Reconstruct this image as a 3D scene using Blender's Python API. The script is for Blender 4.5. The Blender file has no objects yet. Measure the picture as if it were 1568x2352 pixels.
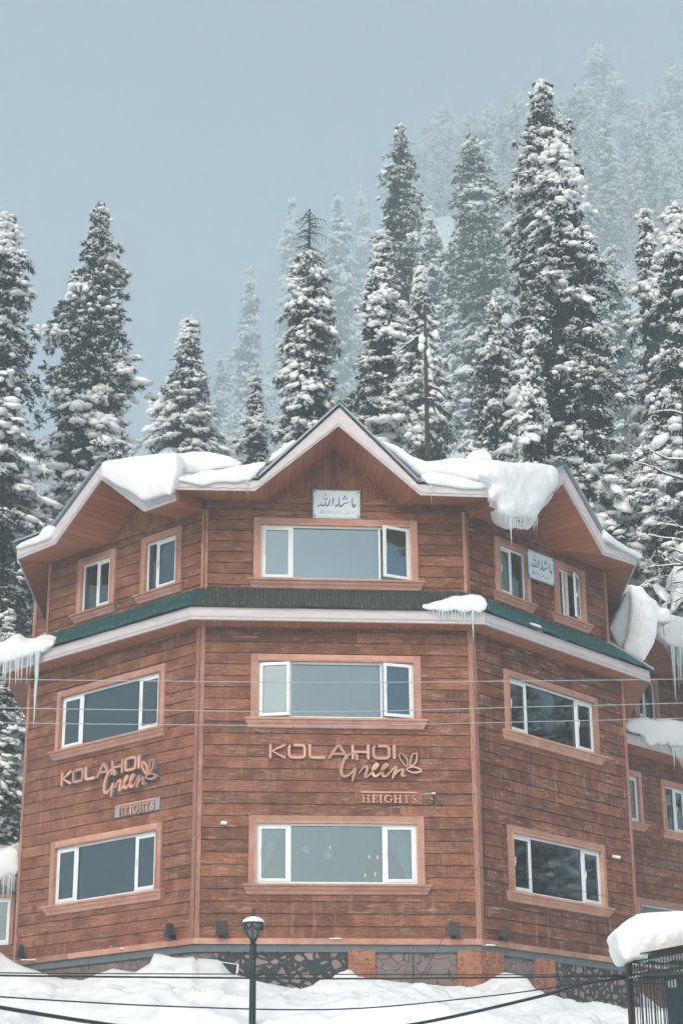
import bpy, bmesh, math, random
import numpy as np
from mathutils import Vector, Matrix, noise as mnoise
S = bpy.context.scene
COL = S.collection
R = math.radians
# ------------------------------------------------------------------ camera
YAW, PITCH, ROLL, FPX = -0.0847, 0.3486, -0.0067, 4134.5
CAM = np.array([-2.7081, -33.1149, -3.8603])
def _axes():
    cy, sy, cp, sp, cr, sr = math.cos(YAW), math.sin(YAW), math.cos(PITCH), math.sin(PITCH), math.cos(ROLL), math.sin(ROLL)
    f = np.array([-sy*cp, cy*cp, sp]); r = np.array([cy, sy, 0.]); u = np.cross(r, f)
    return cr*r+sr*u, -sr*r+cr*u, f
AX_R, AX_U, AX_F = _axes()
cam_data = bpy.data.cameras.new('camera'); cam = bpy.data.objects.new('camera', cam_data); COL.objects.link(cam)
cam_data.sensor_fit = 'HORIZONTAL'; cam_data.sensor_width = 24.0; cam_data.lens = FPX/1568*24.0
cam_data.clip_start = 0.1; cam_data.clip_end = 3000
M4 = Matrix(((AX_R[0], AX_U[0], -AX_F[0], CAM[0]), (AX_R[1], AX_U[1], -AX_F[1], CAM[1]), (AX_R[2], AX_U[2], -AX_F[2], CAM[2]), (0, 0, 0, 1)))
cam.matrix_world = M4
S.camera = cam
# ------------------------------------------------------------------ world, sun, exposure
SUN_EL, SUN_AZ = R(36), R(200)          # azimuth of the sun measured from +Y clockwise
W = bpy.data.worlds.new('World'); S.world = W; W.use_nodes = True
nt = W.node_tree; bg = nt.nodes['Background']
sky = nt.nodes.new('ShaderNodeTexSky'); sky.sky_type = 'NISHITA'; sky.sun_disc = False
sky.sun_elevation = SUN_EL; sky.sun_rotation = SUN_AZ
sky.air_density = 1.0; sky.dust_density = 4.0; sky.ozone_density = 0.3
nt.links.new(sky.outputs[0], bg.inputs[0]); bg.inputs[1].default_value = 0.15
sl = bpy.data.lights.new('sun', 'SUN'); sl.energy = 1.5; sl.angle = R(40); sl.color = (1, .98, .955)
so = bpy.data.objects.new('sun', sl); COL.objects.link(so)
sd = Vector((math.sin(SUN_AZ)*math.cos(SUN_EL), math.cos(SUN_AZ)*math.cos(SUN_EL), math.sin(SUN_EL)))
so.rotation_euler = sd.to_track_quat('Z', 'Y').to_euler(); so.location = (0, -60, 80)
S.view_settings.view_transform = 'Standard'; S.view_settings.look = 'None'
S.view_settings.exposure = 0.10; S.view_settings.gamma = 1.0
S.cycles.max_bounces = 8; S.cycles.diffuse_bounces = 3; S.cycles.glossy_bounces = 3
S.cycles.transparent_max_bounces = 12; S.cycles.transmission_bounces = 3; S.cycles.volume_bounces = 2
S.cycles.use_denoising = True
HAZE_DENSITY = 0.0025

# ------------------------------------------------------------------ maths helpers
AL, AR, WC = 0.8285, 0.7725, 5.2
LL, LR, LL3, LR3 = 5.23, 5.34, 4.86, 5.05
def V(*a): return np.array(a, float)
def frame(origin, ang, z=0.):
    """matrix with x along a wall (left to right), y into the building, z up"""
    c, s = math.cos(ang), math.sin(ang)
    return Matrix(((c, -s, 0, origin[0]), (s, c, 0, origin[1]), (0, 0, 1, z), (0, 0, 0, 1)))
FC = frame((-WC/2, 0), 0.0)
FL = frame((-WC/2, 0), -AL)
FR = frame((WC/2, 0), AR)
FA = frame((7.704, 9.0), R(42))          # the wing behind on the right
def mv(M, p): return np.array(M @ Vector(p))
def ray(px, py): return AX_F + AX_R*(px-784)/FPX - AX_U*(py-1176)/FPX
def at_dist(px, py, d): return CAM + ray(px, py)*d
def on_face(M, px, py, y=0.):
    """local (x,z) on the plane local-y = y of frame M seen at a measured photo point"""
    n = np.array(M.to_3x3() @ Vector((0, 1, 0))); o = np.array(M @ Vector((0, y, 0)))
    d = ray(px, py); k = ((o-CAM)@n)/(d@n); p = M.inverted() @ Vector(CAM+d*k)
    return p.x, p.z

# ------------------------------------------------------------------ mesh builder
class MB:
    def __init__(s): s.v = []; s.f = []; s.mi = []; s.c = []; s.cur = 0; s.rnd = 0.5; s.smooth = False
    def face(s, idx): s.f.append(tuple(idx)); s.mi.append(s.cur); s.c.append(s.rnd)
    def box(s, x0, x1, y0, y1, z0, z1, M=None):
        b = len(s.v)
        P = [(x0,y0,z0),(x1,y0,z0),(x1,y1,z0),(x0,y1,z0),(x0,y0,z1),(x1,y0,z1),(x1,y1,z1),(x0,y1,z1)]
        s.v += [tuple(M @ Vector(p)) if M is not None else p for p in P]
        for q in ((0,3,2,1),(4,5,6,7),(0,1,5,4),(1,2,6,5),(2,3,7,6),(3,0,4,7)): s.face([b+i for i in q])
    def poly(s, pts):
        b = len(s.v); s.v += [tuple(p) for p in pts]; s.face(range(b, b+len(pts)))
    def slab(s, pts, d):
        """ngon extruded by vector d"""
        n = len(pts); b = len(s.v); d = np.array(d, float)
        s.v += [tuple(p) for p in pts] + [tuple(np.array(p)+d) for p in pts]
        s.face(range(b, b+n)); s.face([b+n+i for i in reversed(range(n))])
        for i in range(n):
            j = (i+1) % n; s.face((b+i, b+n+i, b+n+j, b+j))
    def profile(s, prof, x0, x1, inset=0.):
        """(y,z) polygon swept along x"""
        n = len(prof); b = len(s.v)
        s.v += [(x0+inset*(p[2] if len(p) > 2 else 0), p[0], p[1]) for p in prof] + [(x1-inset*(p[2] if len(p) > 2 else 0), p[0], p[1]) for p in prof]
        s.face(range(b, b+n)); s.face([b+n+i for i in reversed(range(n))])
        for i in range(n):
            j = (i+1) % n; s.face((b+j, b+i, b+n+i, b+n+j))
    def tube(s, pts, rad, n=6, cap=True):
        pts = [np.array(p, float) for p in pts]; m = len(pts)
        if not hasattr(rad, '__len__'): rad = [rad]*m
        b = len(s.v); prev = None
        for i, p in enumerate(pts):
            t = pts[min(i+1, m-1)]-pts[max(i-1, 0)]; L = np.linalg.norm(t); t = t/L if L > 1e-9 else V(0,0,1)
            if prev is None: a = V(0,0,1) if abs(t[2]) < .9 else V(1,0,0)
            else: a = prev
            a = a - t*(a@t); a /= max(np.linalg.norm(a), 1e-9); prev = a; c = np.cross(t, a)
            for k in range(n):
                q = 2*math.pi*k/n; s.v.append(tuple(p + (a*math.cos(q)+c*math.sin(q))*rad[i]))
        for i in range(m-1):
            for k in range(n):
                k2 = (k+1) % n; s.face((b+i*n+k, b+i*n+k2, b+(i+1)*n+k2, b+(i+1)*n+k))
        if cap:
            s.face([b+k for k in reversed(range(n))]); s.face([b+(m-1)*n+k for k in range(n)])
    def lathe(s, prof, n=16, c=(0,0,0)):
        b = len(s.v); m = len(prof)
        for r, z in prof:
            for k in range(n):
                a = 2*math.pi*k/n; s.v.append((c[0]+r*math.cos(a), c[1]+r*math.sin(a), c[2]+z))
        for i in range(m-1):
            for k in range(n):
                k2 = (k+1) % n; s.face((b+i*n+k, b+i*n+k2, b+(i+1)*n+k2, b+(i+1)*n+k))
        s.face([b+k for k in reversed(range(n))]); s.face([b+(m-1)*n+k for k in range(n)])
    def stroke(s, pts, wid, y0, y1, seg=0):
        """ribbon in the x-z plane with round ends, front at y0, back at y1"""
        pts = [np.array(p, float) for p in pts]; m = len(pts)
        if not hasattr(wid, '__len__'): wid = [wid]*m
        if m > 2 and seg:
            P = []; Wd = []
            for i in range(m-1):
                p0, p1, p2, p3 = pts[max(i-1,0)], pts[i], pts[i+1], pts[min(i+2,m-1)]
                for k in range(seg):
                    t = k/seg; P.append(.5*((2*p1)+(-p0+p2)*t+(2*p0-5*p1+4*p2-p3)*t*t+(-p0+3*p1-3*p2+p3)*t**3)); Wd.append(wid[i]*(1-t)+wid[i+1]*t)
            P.append(pts[-1]); Wd.append(wid[-1]); pts, wid, m = P, Wd, len(P)
        L, Rr = [], []
        for i in range(m):
            t = pts[min(i+1,m-1)]-pts[max(i-1,0)]; t = t/max(np.linalg.norm(t),1e-9); nrm = V(-t[1], t[0])
            L.append(pts[i]+nrm*wid[i]/2); Rr.append(pts[i]-nrm*wid[i]/2)
        b = len(s.v)
        for yy in (y0, y1):
            for i in range(m): s.v.append((L[i][0], yy, L[i][1])); s.v.append((Rr[i][0], yy, Rr[i][1]))
        o = 2*m
        for i in range(m-1):
            a = b+2*i
            s.face((a, a+1, a+3, a+2)); s.face((a+o, a+o+2, a+o+3, a+o+1))
            s.face((a, a+2, a+o+2, a+o)); s.face((a+1, a+o+1, a+o+3, a+3))
        for (e, sg) in ((0, -1), (m-1, 1)):
            t = (pts[1]-pts[0]) if e == 0 else (pts[-1]-pts[-2]); t = t/max(np.linalg.norm(t),1e-9)*sg; nrm = V(-t[1], t[0])
            w = wid[e]/2; k = 5; arc = [pts[e]+(-nrm*math.cos(math.pi*j/k)+t*math.sin(math.pi*j/k))*w for j in range(k+1)]
            s.slab([(p[0], y0, p[1]) for p in arc], (0, y1-y0, 0))
    def build(s, name, mats, parent=None, M=None, smooth=False, link=True):
        me = bpy.data.meshes.new(name); me.from_pydata(s.v, [], s.f)
        if not isinstance(mats, (list, tuple)): mats = [mats]
        for m in mats: me.materials.append(m)
        if len(mats) > 1: me.polygons.foreach_set('material_index', s.mi)
        a = me.attributes.new('rnd', 'FLOAT', 'FACE'); a.data.foreach_set('value', s.c)
        if smooth: me.polygons.foreach_set('use_smooth', [True]*len(s.f))
        me.update()
        o = bpy.data.objects.new(name, me)
        if link: COL.objects.link(o)
        if parent is not None: o.parent = parent
        if M is not None: o.matrix_local = M
        return o
def np_mesh(name, verts, faces, mat, smooth=False):
    """fast mesh from numpy arrays; faces (n,k)"""
    me = bpy.data.meshes.new(name); n, k = faces.shape
    me.vertices.add(len(verts)); me.vertices.foreach_set('co', np.ascontiguousarray(verts, np.float32).ravel())
    me.loops.add(n*k); me.loops.foreach_set('vertex_index', np.ascontiguousarray(faces, np.int32).ravel())
    me.polygons.add(n); me.polygons.foreach_set('loop_start', np.arange(0, n*k, k, dtype=np.int32))
    me.polygons.foreach_set('loop_total', np.full(n, k, np.int32))
    if smooth: me.polygons.foreach_set('use_smooth', np.ones(n, bool))
    me.materials.append(mat); me.update(calc_edges=True)
    return me
def tag(o, label=None, cat=None, group=None, kind=None):
    if label: o['label'] = label
    if cat: o['category'] = cat
    if group: o['group'] = group
    if kind: o['kind'] = kind
    return o
def empty(name, label=None, cat=None, group=None, loc=(0,0,0), M=None, kind=None):
    o = bpy.data.objects.new(name, None); COL.objects.link(o); o.empty_display_size = .2
    if M is not None: o.matrix_world = M
    else: o.location = loc
    return tag(o, label, cat, group, kind)

# ------------------------------------------------------------------ materials
class NT:
    def __init__(s, name):
        s.m = bpy.data.materials.new(name); s.m.use_nodes = True; s.t = s.m.node_tree; s.b = s.t.nodes['Principled BSDF']; s.out = s.t.nodes['Material Output']
    def n(s, typ, **k):
        o = s.t.nodes.new(typ)
        for a, v in k.items():
            if a.startswith('i_'):
                key = a[2:]; key = int(key) if key.isdigit() else key.replace('_', ' ')
                o.inputs[key].default_value = v
            else: setattr(o, a, v)
        return o
    def l(s, a, b): s.t.links.new(a, b)
    def math(s, op, a, b=None, c=None):
        o = s.n('ShaderNodeMath', operation=op)
        for i, x in enumerate((a, b, c)):
            if x is None: continue
            if isinstance(x, (int, float)): o.inputs[i].default_value = x
            else: s.l(x, o.inputs[i])
        return o.outputs[0]
    def mix(s, f, a, b, mode='MIX'):
        o = s.n('ShaderNodeMix', data_type='RGBA', blend_type=mode)
        for i, x in ((0, f), (6, a), (7, b)):
            if isinstance(x, (int, float)): o.inputs[i].default_value = x
            elif isinstance(x, tuple): o.inputs[i].default_value = (*x, 1) if len(x) == 3 else x
            else: s.l(x, o.inputs[i])
        return o.outputs[2]
    def coords(s, scale=(1,1,1), add=None):
        c = s.n('ShaderNodeTexCoord').outputs['Object']; mp = s.n('ShaderNodeMapping'); mp.inputs['Scale'].default_value = scale
        s.l(c, mp.inputs[0])
        if add is not None:
            a = s.n('ShaderNodeVectorMath', operation='ADD'); s.l(mp.outputs[0], a.inputs[0]); s.l(add, a.inputs[1]); return a.outputs[0]
        return mp.outputs[0]
    def noise(s, vec, scale=5., detail=4., rough=.55, dist=0.):
        o = s.n('ShaderNodeTexNoise'); o.inputs['Scale'].default_value = scale; o.inputs['Detail'].default_value = detail
        o.inputs['Roughness'].default_value = rough; o.inputs['Distortion'].default_value = dist; s.l(vec, o.inputs['Vector']); return o.outputs[0]
    def ramp(s, x, stops):
        o = s.n('ShaderNodeValToRGB'); e = o.color_ramp.elements
        while len(e) < len(stops): e.new(.5)
        for i, (p, c) in enumerate(stops):
            e[i].position = p; e[i].color = (c, c, c, 1) if isinstance(c, (int, float)) else (*c, 1)
        s.l(x, o.inputs[0]); return o.outputs[0]
    def bump(s, h, strength=.3, dist=.02):
        o = s.n('ShaderNodeBump'); o.inputs['Strength'].default_value = strength; o.inputs['Distance'].default_value = dist
        s.l(h, o.inputs['Height']); s.l(o.outputs[0], s.b.inputs['Normal'])
    def base(s, c):
        if isinstance(c, tuple): s.b.inputs['Base Color'].default_value = (*c, 1)
        else: s.l(c, s.b.inputs['Base Color'])
    def rough(s, r): s.b.inputs['Roughness'].default_value = r
def simple(name, col, rough=.6, metal=0., var=.15, scale=8.):
    m = NT(name); v = m.coords(); n = m.noise(v, scale, 5)
    d = tuple(c*(1-var) for c in col); e = tuple(min(1, c*(1+var)) for c in col)
    m.base(m.mix(n, d, e)); m.rough(rough); m.b.inputs['Metallic'].default_value = metal; m.bump(n, .08, .01)
    return m.m
def wood(name, dark, mid, light, grain_axis='x', knots=1., wear=0., pale=(.42,.27,.22), contrast=1.):
    """boards: colour varies per board (face attribute rnd), long grain, knots, worn pale patches"""
    m = NT(name); at = m.n('ShaderNodeAttribute', attribute_name='rnd').outputs['Fac']
    off = m.n('ShaderNodeCombineXYZ'); m.l(m.math('MULTIPLY', at, 91.), off.inputs[0]); m.l(m.math('MULTIPLY', at, 37.), off.inputs[1]); m.l(m.math('MULTIPLY', at, 53.), off.inputs[2])
    sc = (1.6, 1, 12) if grain_axis == 'x' else (9, 1, 1)
    v = m.coords(sc, off.outputs[0]); vi = m.coords((1,1,1), off.outputs[0])
    g1 = m.noise(v, 2.2, 7, .65, 1.2); g2 = m.noise(vi, 2.2, 5, .6, .4)
    wv = m.n('ShaderNodeTexWave', wave_type='BANDS', bands_direction='Z' if grain_axis == 'x' else 'X'); wv.inputs['Scale'].default_value = 5.; wv.inputs['Distortion'].default_value = 11.; wv.inputs['Detail'].default_value = 4; wv.inputs['Detail Scale'].default_value = .7
    m.l(vi, wv.inputs[0])
    c = m.mix(m.ramp(g1, [(.32, 0.), (.68, 1.)]), dark, mid)
    c = m.mix(m.math('MULTIPLY', m.ramp(g2, [(.42, 0.), (.72, 1.)]), .75), c, light)
    c = m.mix(m.math('MULTIPLY', m.ramp(wv.outputs[0], [(.0, 1.), (.25, 0.)]), .5*contrast), c, tuple(x*.45 for x in dark))
    bri = m.math('MULTIPLY_ADD', at, .52, .76)
    cc = m.n('ShaderNodeVectorMath', operation='SCALE'); m.l(c, cc.inputs[0]); m.l(bri, cc.inputs['Scale']); c = cc.outputs[0]
    if knots:
        vo = m.n('ShaderNodeTexVoronoi'); vo.inputs['Scale'].default_value = 4.4; vo.inputs['Randomness'].default_value = 1.; m.l(vi, vo.inputs[0])
        c = m.mix(m.math('MULTIPLY', m.ramp(vo.outputs['Distance'], [(.04, 1.), (.12, 0.)]), .85*knots), c, tuple(x*.28 for x in dark))
        c = m.mix(m.math('MULTIPLY', m.ramp(vo.outputs['Distance'], [(.12, 0.), (.16, 1.), (.26, 0.)]), .35*knots), c, light)
    if wear:
        w = m.noise(v, 1.6, 9, .75, .6); w2 = m.noise(vi, .9, 3, .5)
        f = m.math('MULTIPLY', m.ramp(w, [(.53, 0.), (.62, 1.)]), m.ramp(w2, [(.40, 0.), (.62, wear)]))
        c = m.mix(f, c, pale)
        if grain_axis == 'x':
            st = m.noise(m.coords((7, 7, .9)), 1.5, 6, .65); st2 = m.noise(m.coords((1, 1, 1)), .8, 3, .5)
            c = m.mix(m.math('MULTIPLY', m.ramp(st, [(.52, 0.), (.66, 1.)]), m.ramp(st2, [(.45, 0.), (.62, .55*wear)])), c, pale)
            fine = m.noise(v, 9., 6, .7, .8); c = m.mix(m.math('MULTIPLY', m.ramp(fine, [(.38, 1.), (.48, 0.)]), .45*contrast), c, tuple(x*.4 for x in dark))
        # soaked dark blotches
        w3 = m.noise(m.coords((1, 1, 1.6)), 1.7, 8, .7); c = m.mix(m.math('MULTIPLY', m.ramp(w3, [(.52, 0.), (.68, 1.)]), .55*wear), c, tuple(x*.35 for x in dark))
    m.base(c); m.rough(.72); m.b.inputs['Specular IOR Level'].default_value = .3
    m.bump(m.math('ADD', g1, m.math('MULTIPLY', wv.outputs[0], .3)), .35, .006)
    return m.m
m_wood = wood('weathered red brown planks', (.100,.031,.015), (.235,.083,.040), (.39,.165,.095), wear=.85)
m_woodR = wood('darker weathered planks', (.078,.020,.009), (.19,.053,.024), (.35,.125,.066), wear=1.15)  # darker, more saturated plank colours with heavier wear
m_vwood = wood('vertical gable boards', (.125,.040,.024), (.24,.080,.046), (.34,.13,.085), grain_axis='z', knots=.6, wear=.3)
m_trim = wood('salmon painted trim', (.36,.17,.12), (.46,.24,.175), (.54,.33,.26), knots=.7, wear=.25, pale=(.55,.45,.43), contrast=.2)
m_sign = wood('pale sawn lettering wood', (.50,.25,.185), (.60,.32,.245), (.66,.39,.31), knots=.2, contrast=.15)
m_corner = wood('corner boards', (.30,.13,.095), (.42,.20,.15), (.50,.28,.22), grain_axis='z', knots=.7, wear=.4)
def soffit_mat():
    m = NT('orange varnished soffit boards'); c = m.n('ShaderNodeTexCoord').outputs['Object']; sp = m.n('ShaderNodeSeparateXYZ'); m.l(c, sp.inputs[0])
    k = m.math('DIVIDE', sp.outputs[0], .105); fl = m.math('FLOOR', k); fr = m.math('FRACT', k)
    wn = m.n('ShaderNodeTexWhiteNoise', noise_dimensions='1D'); m.l(fl, wn.inputs['W'])
    g = m.noise(m.coords((8,1,8)), 3, 5)
    c = m.mix(wn.outputs[0], (.34,.105,.045), (.48,.175,.085)); c = m.mix(m.math('MULTIPLY', g, .5), c, (.26,.08,.04))
    edge = m.math('LESS_THAN', fr, .07); c = m.mix(edge, c, (.07,.02,.012)); m.base(c); m.rough(.55)
    m.bump(m.math('SUBTRACT', 1., edge), .6, .01); return m.m
m_soffit = soffit_mat()
def fascia_mat():
    m = NT('lavender painted fascia board'); v = m.coords((1,1,6)); n = m.noise(v, 3, 7, .7)
    c = m.mix(m.ramp(n, [(.3, 0.), (.75, 1.)]), (.50,.46,.48), (.62,.58,.60)); k = m.noise(m.coords(), 14, 6, .7)
    c = m.mix(m.math('MULTIPLY', m.ramp(k, [(.62, 0.), (.72, 1.)]), .4), c, (.36,.22,.19)); m.base(c); m.rough(.5); m.bump(n, .1, .01); return m.m
m_fascia = fascia_mat()
def metal_mat(name, a, b, lichen, amt):
    m = NT(name); v = m.coords((1,1,1)); n = m.noise(v, 3.5, 6, .6); c = m.mix(n, a, b)
    l = m.noise(m.coords((1,.4,1)), 2.2, 8, .72); c = m.mix(m.math('MULTIPLY', m.ramp(l, [(.40, 0.), (.60, 1.)]), amt), c, lichen)
    sp = m.n('ShaderNodeTexVoronoi'); sp.inputs['Scale'].default_value = 26.; m.l(v, sp.inputs[0])
    m.base(c); m.rough(.38); m.b.inputs['Metallic'].default_value = .15; m.bump(n, .1, .01); return m.m
m_teal = metal_mat('teal corrugated sheet', (.005,.055,.075), (.012,.10,.11), (.02,.08,.05), .35)
m_moss = metal_mat('mossy dark green sheet', (.022,.050,.046), (.050,.078,.066), (.036,.040,.038), .7)
m_ridge = metal_mat('blue grey roof sheet', (.24,.31,.35), (.30,.37,.41), (.18,.22,.25), .3)
m_screw = simple('pale screw heads', (.6,.66,.66), .5)
def snow_mat(name, col=(.83,.86,.885), bump=.5, scale=3.):
    m = NT(name); v = m.coords(); n = m.noise(v, scale, 7, .55); n2 = m.noise(v, 38., 3, .6)
    m.base(m.mix(n, tuple(c*.965 for c in col), col)); m.rough(.75); m.b.inputs['Specular IOR Level'].default_value = .25
    m.bump(m.math('ADD', n, m.math('MULTIPLY', n2, .12)), bump, .10); return m.m
m_snow = snow_mat('fresh snow', bump=.35); m_snowt = snow_mat('snow on branches', (.87,.90,.92), .2)
m_ground = snow_mat('snow cover', (.80,.84,.87), .9, 1.8)
m_upvc = simple('white plastic window frame', (.74,.80,.83), .35, var=.03)
m_dark = simple('dark gasket', (.012,.014,.016), .6)
m_iron = simple('black painted iron', (.010,.018,.022), .42, .3, .4, 30)
m_ironr = simple('rusty brown iron', (.035,.020,.019), .6, .2, .4, 14)
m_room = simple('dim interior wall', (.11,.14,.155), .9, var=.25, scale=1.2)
m_cable = simple('black cable sheath', (.012,.016,.02), .5)
m_galv = simple('galvanised wire', (.42,.45,.47), .45, .5)
m_white = simple('white plastic', (.72,.75,.76), .4, var=.03)
m_curt = simple('white net curtain', (.62,.66,.68), .9, var=.08)
m_flake = simple('paper snowflake', (.75,.78,.8), .8, var=.02)
def glass_mat(name, refl, tint, rough=.03):
    m = NT(name); t = m.t; tr = m.n('ShaderNodeBsdfTransparent'); tr.inputs[0].default_value = (*tint, 1)
    gl = m.n('ShaderNodeBsdfGlossy'); gl.inputs['Color'].default_value = (.70,.86,.96,1); gl.inputs['Roughness'].default_value = rough
    n = m.noise(m.coords(), 1.3, 2); bp_ = m.n('ShaderNodeBump'); bp_.inputs['Strength'].default_value = .06; bp_.inputs['Distance'].default_value = .02; m.l(n, bp_.inputs['Height']); m.l(bp_.outputs[0], gl.inputs['Normal'])
    fr = m.n('ShaderNodeFresnel'); fr.inputs[0].default_value = 1.5
    f = m.math('ADD', m.math('MULTIPLY', fr.outputs[0], .9), refl)
    mx = m.n('ShaderNodeMixShader'); m.l(f, mx.inputs[0]); m.l(tr.outputs[0], mx.inputs[1]); m.l(gl.outputs[0], mx.inputs[2]); m.l(mx.outputs[0], m.out.inputs[0]); return m.m
m_glass = glass_mat('reflective window glass', .15, (.60,.74,.80))
m_glass2 = glass_mat('darker window glass', .16, (.62,.70,.72))
def ice_mat():
    m = NT('clear ice'); tr = m.n('ShaderNodeBsdfTransparent'); tr.inputs[0].default_value = (.9,.95,.97,1)
    m.base((.70,.79,.84)); m.rough(.15); mx = m.n('ShaderNodeMixShader'); mx.inputs[0].default_value = .62
    m.l(tr.outputs[0], mx.inputs[1]); m.l(m.b.outputs[0], mx.inputs[2]); m.l(mx.outputs[0], m.out.inputs[0]); return m.m
m_ice = ice_mat()
def bulb_mat(name, col, st):
    m = NT(name); m.base(col); m.b.inputs['Emission Color'].default_value = (*col, 1); m.b.inputs['Emission Strength'].default_value = st; return m.m
m_bulb = bulb_mat('glowing filament', (1., .42, .14), 3.)
def stone_mat():
    m = NT('rubble stone with dark mortar'); v0 = m.coords((1,1,1.35)); nz = m.n('ShaderNodeTexNoise'); nz.inputs['Scale'].default_value = 3.5; nz.inputs['Detail'].default_value = 4; m.l(v0, nz.inputs['Vector'])
    ad = m.n('ShaderNodeVectorMath', operation='MULTIPLY_ADD'); m.l(nz.outputs['Color'], ad.inputs[0]); ad.inputs[1].default_value = (.22,.22,.22); m.l(v0, ad.inputs[2]); v = ad.outputs[0]
    vo = m.n('ShaderNodeTexVoronoi', feature='DISTANCE_TO_EDGE'); vo.inputs['Scale'].default_value = 5.0; m.l(v, vo.inputs[0])
    vc = m.n('ShaderNodeTexVoronoi'); vc.inputs['Scale'].default_value = 5.0; m.l(v, vc.inputs[0])
    fine = m.noise(v0, 22, 6, .7); sep = m.n('ShaderNodeSeparateColor'); m.l(vc.outputs['Color'], sep.inputs[0])
    d = m.math('ADD', vo.outputs['Distance'], m.math('MULTIPLY', m.math('SUBTRACT', fine, .5), .16))
    st = m.ramp(m.math('SUBTRACT', d, m.math('MULTIPLY', sep.outputs[1], .08)), [(.115, 0.), (.14, 1.)])
    stone = m.mix(sep.outputs[0], (.20,.14,.14), (.33,.25,.245)); stone = m.mix(m.math('MULTIPLY', m.noise(v0, 9, 6, .7), .6), stone, (.30,.24,.25))
    mort = m.mix(m.noise(v0, 6, 5), (.014,.019,.024), (.055,.068,.078)); line = m.ramp(vo.outputs['Distance'], [(.0, 1.), (.012, 0.)])
    mort = m.mix(line, mort, (.008,.010,.012)); c = m.mix(st, mort, stone); m.base(c); m.rough(.85)
    m.bump(m.math('ADD', m.math('MULTIPLY', st, 1.), m.math('MULTIPLY', fine, .4)), .8, .03); return m.m
m_stone = stone_mat()
def crazed(name, a, b, line):
    m = NT(name); v0 = m.coords((1,1,1.2)); n = m.noise(v0, 3.2, 8, .7); nn = m.n('ShaderNodeTexNoise'); nn.inputs['Scale'].default_value = 4.; m.l(v0, nn.inputs['Vector'])
    ad = m.n('ShaderNodeVectorMath', operation='MULTIPLY_ADD'); m.l(nn.outputs['Color'], ad.inputs[0]); ad.inputs[1].default_value = (.3,.3,.3); m.l(v0, ad.inputs[2])
    vo = m.n('ShaderNodeTexVoronoi', feature='DISTANCE_TO_EDGE'); vo.inputs['Scale'].default_value = 3.6; m.l(ad.outputs[0], vo.inputs[0])
    l = m.ramp(vo.outputs['Distance'], [(.008, 1.), (.03, 0.)]); c = m.mix(m.ramp(n, [(.35, 0.), (.65, 1.)]), a, b); c = m.mix(m.math('MULTIPLY', l, .8), c, line); m.base(c); m.rough(.85); m.bump(m.math('SUBTRACT', n, l), .6, .02); return m.m
m_flag = crazed('grey pink cement render', (.15,.125,.125), (.25,.205,.205), (.045,.04,.042))
def brick_mat():
    m = NT('orange brick pillar with peeling plaster'); v = m.coords(); br = m.n('ShaderNodeTexBrick'); sw = m.n('ShaderNodeSeparateXYZ'); m.l(v, sw.inputs[0]); cb = m.n('ShaderNodeCombineXYZ'); m.l(sw.outputs[0], cb.inputs[0]); m.l(sw.outputs[2], cb.inputs[1]); m.l(cb.outputs[0], br.inputs[0])
    br.inputs['Color1'].default_value = (.34,.13,.07,1); br.inputs['Color2'].default_value = (.36,.12,.06,1); br.inputs['Mortar'].default_value = (.13,.06,.04,1)
    br.inputs['Scale'].default_value = 1.; br.inputs['Brick Width'].default_value = .22; br.inputs['Row Height'].default_value = .075; br.inputs['Mortar Size'].default_value = .008
    n = m.noise(v, 4, 8, .7); c = m.mix(m.ramp(n, [(.44, 0.), (.52, .92)]), br.outputs[0], (.38,.17,.11)); n2 = m.noise(v, 7, 8, .75); c = m.mix(m.ramp(n2, [(.56, 0.), (.62, .85)]), c, (.035,.022,.018))
    m.base(c); m.rough(.85); m.bump(n, .5, .02); return m.m
m_brick = brick_mat()
m_beam = simple('grey concrete beam', (.12,.15,.17), .8, var=.35, scale=5)
def needle_mat():
    m = NT('dark fir needles'); at = m.n('ShaderNodeObjectInfo').outputs['Random']; n = m.noise(m.coords(), 1.2, 4)
    c = m.mix(n, (.009,.022,.027), (.027,.046,.053)); m.base(c); m.rough(.7); m.b.inputs['Specular IOR Level'].default_value = .3; return m.m
m_needle = needle_mat(); m_bark = simple('dark wet bark', (.040,.036,.036), .85, var=.4, scale=12)
m_gen = simple('dark teal generator casing', (.006,.040,.058), .5, .1, .2, 3)
m_paint_blue = simple('sign blue paint', (.012,.13,.27), .5, var=.1); m_paint_dark = simple('sign dark edge paint', (.015,.05,.08), .5)
m_panel = simple('pale enamel panel', (.62,.70,.75), .4, var=.03, scale=3); m_tealframe = simple('teal sign rim', (.03,.20,.24), .5); m_ink = simple('grey blue ink', (.16,.23,.28), .6); m_inkg = simple('green black ornament ink', (.06,.11,.09), .6)
m_greyboard = simple('bare grey backing board', (.30,.33,.36), .7, var=.2)
m_greysd = simple('slate grey sheet', (.14,.17,.19), .6, var=.25)
m_lampglass = glass_mat('frosted lantern glass', .12, (.80,.86,.88), .25)

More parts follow.
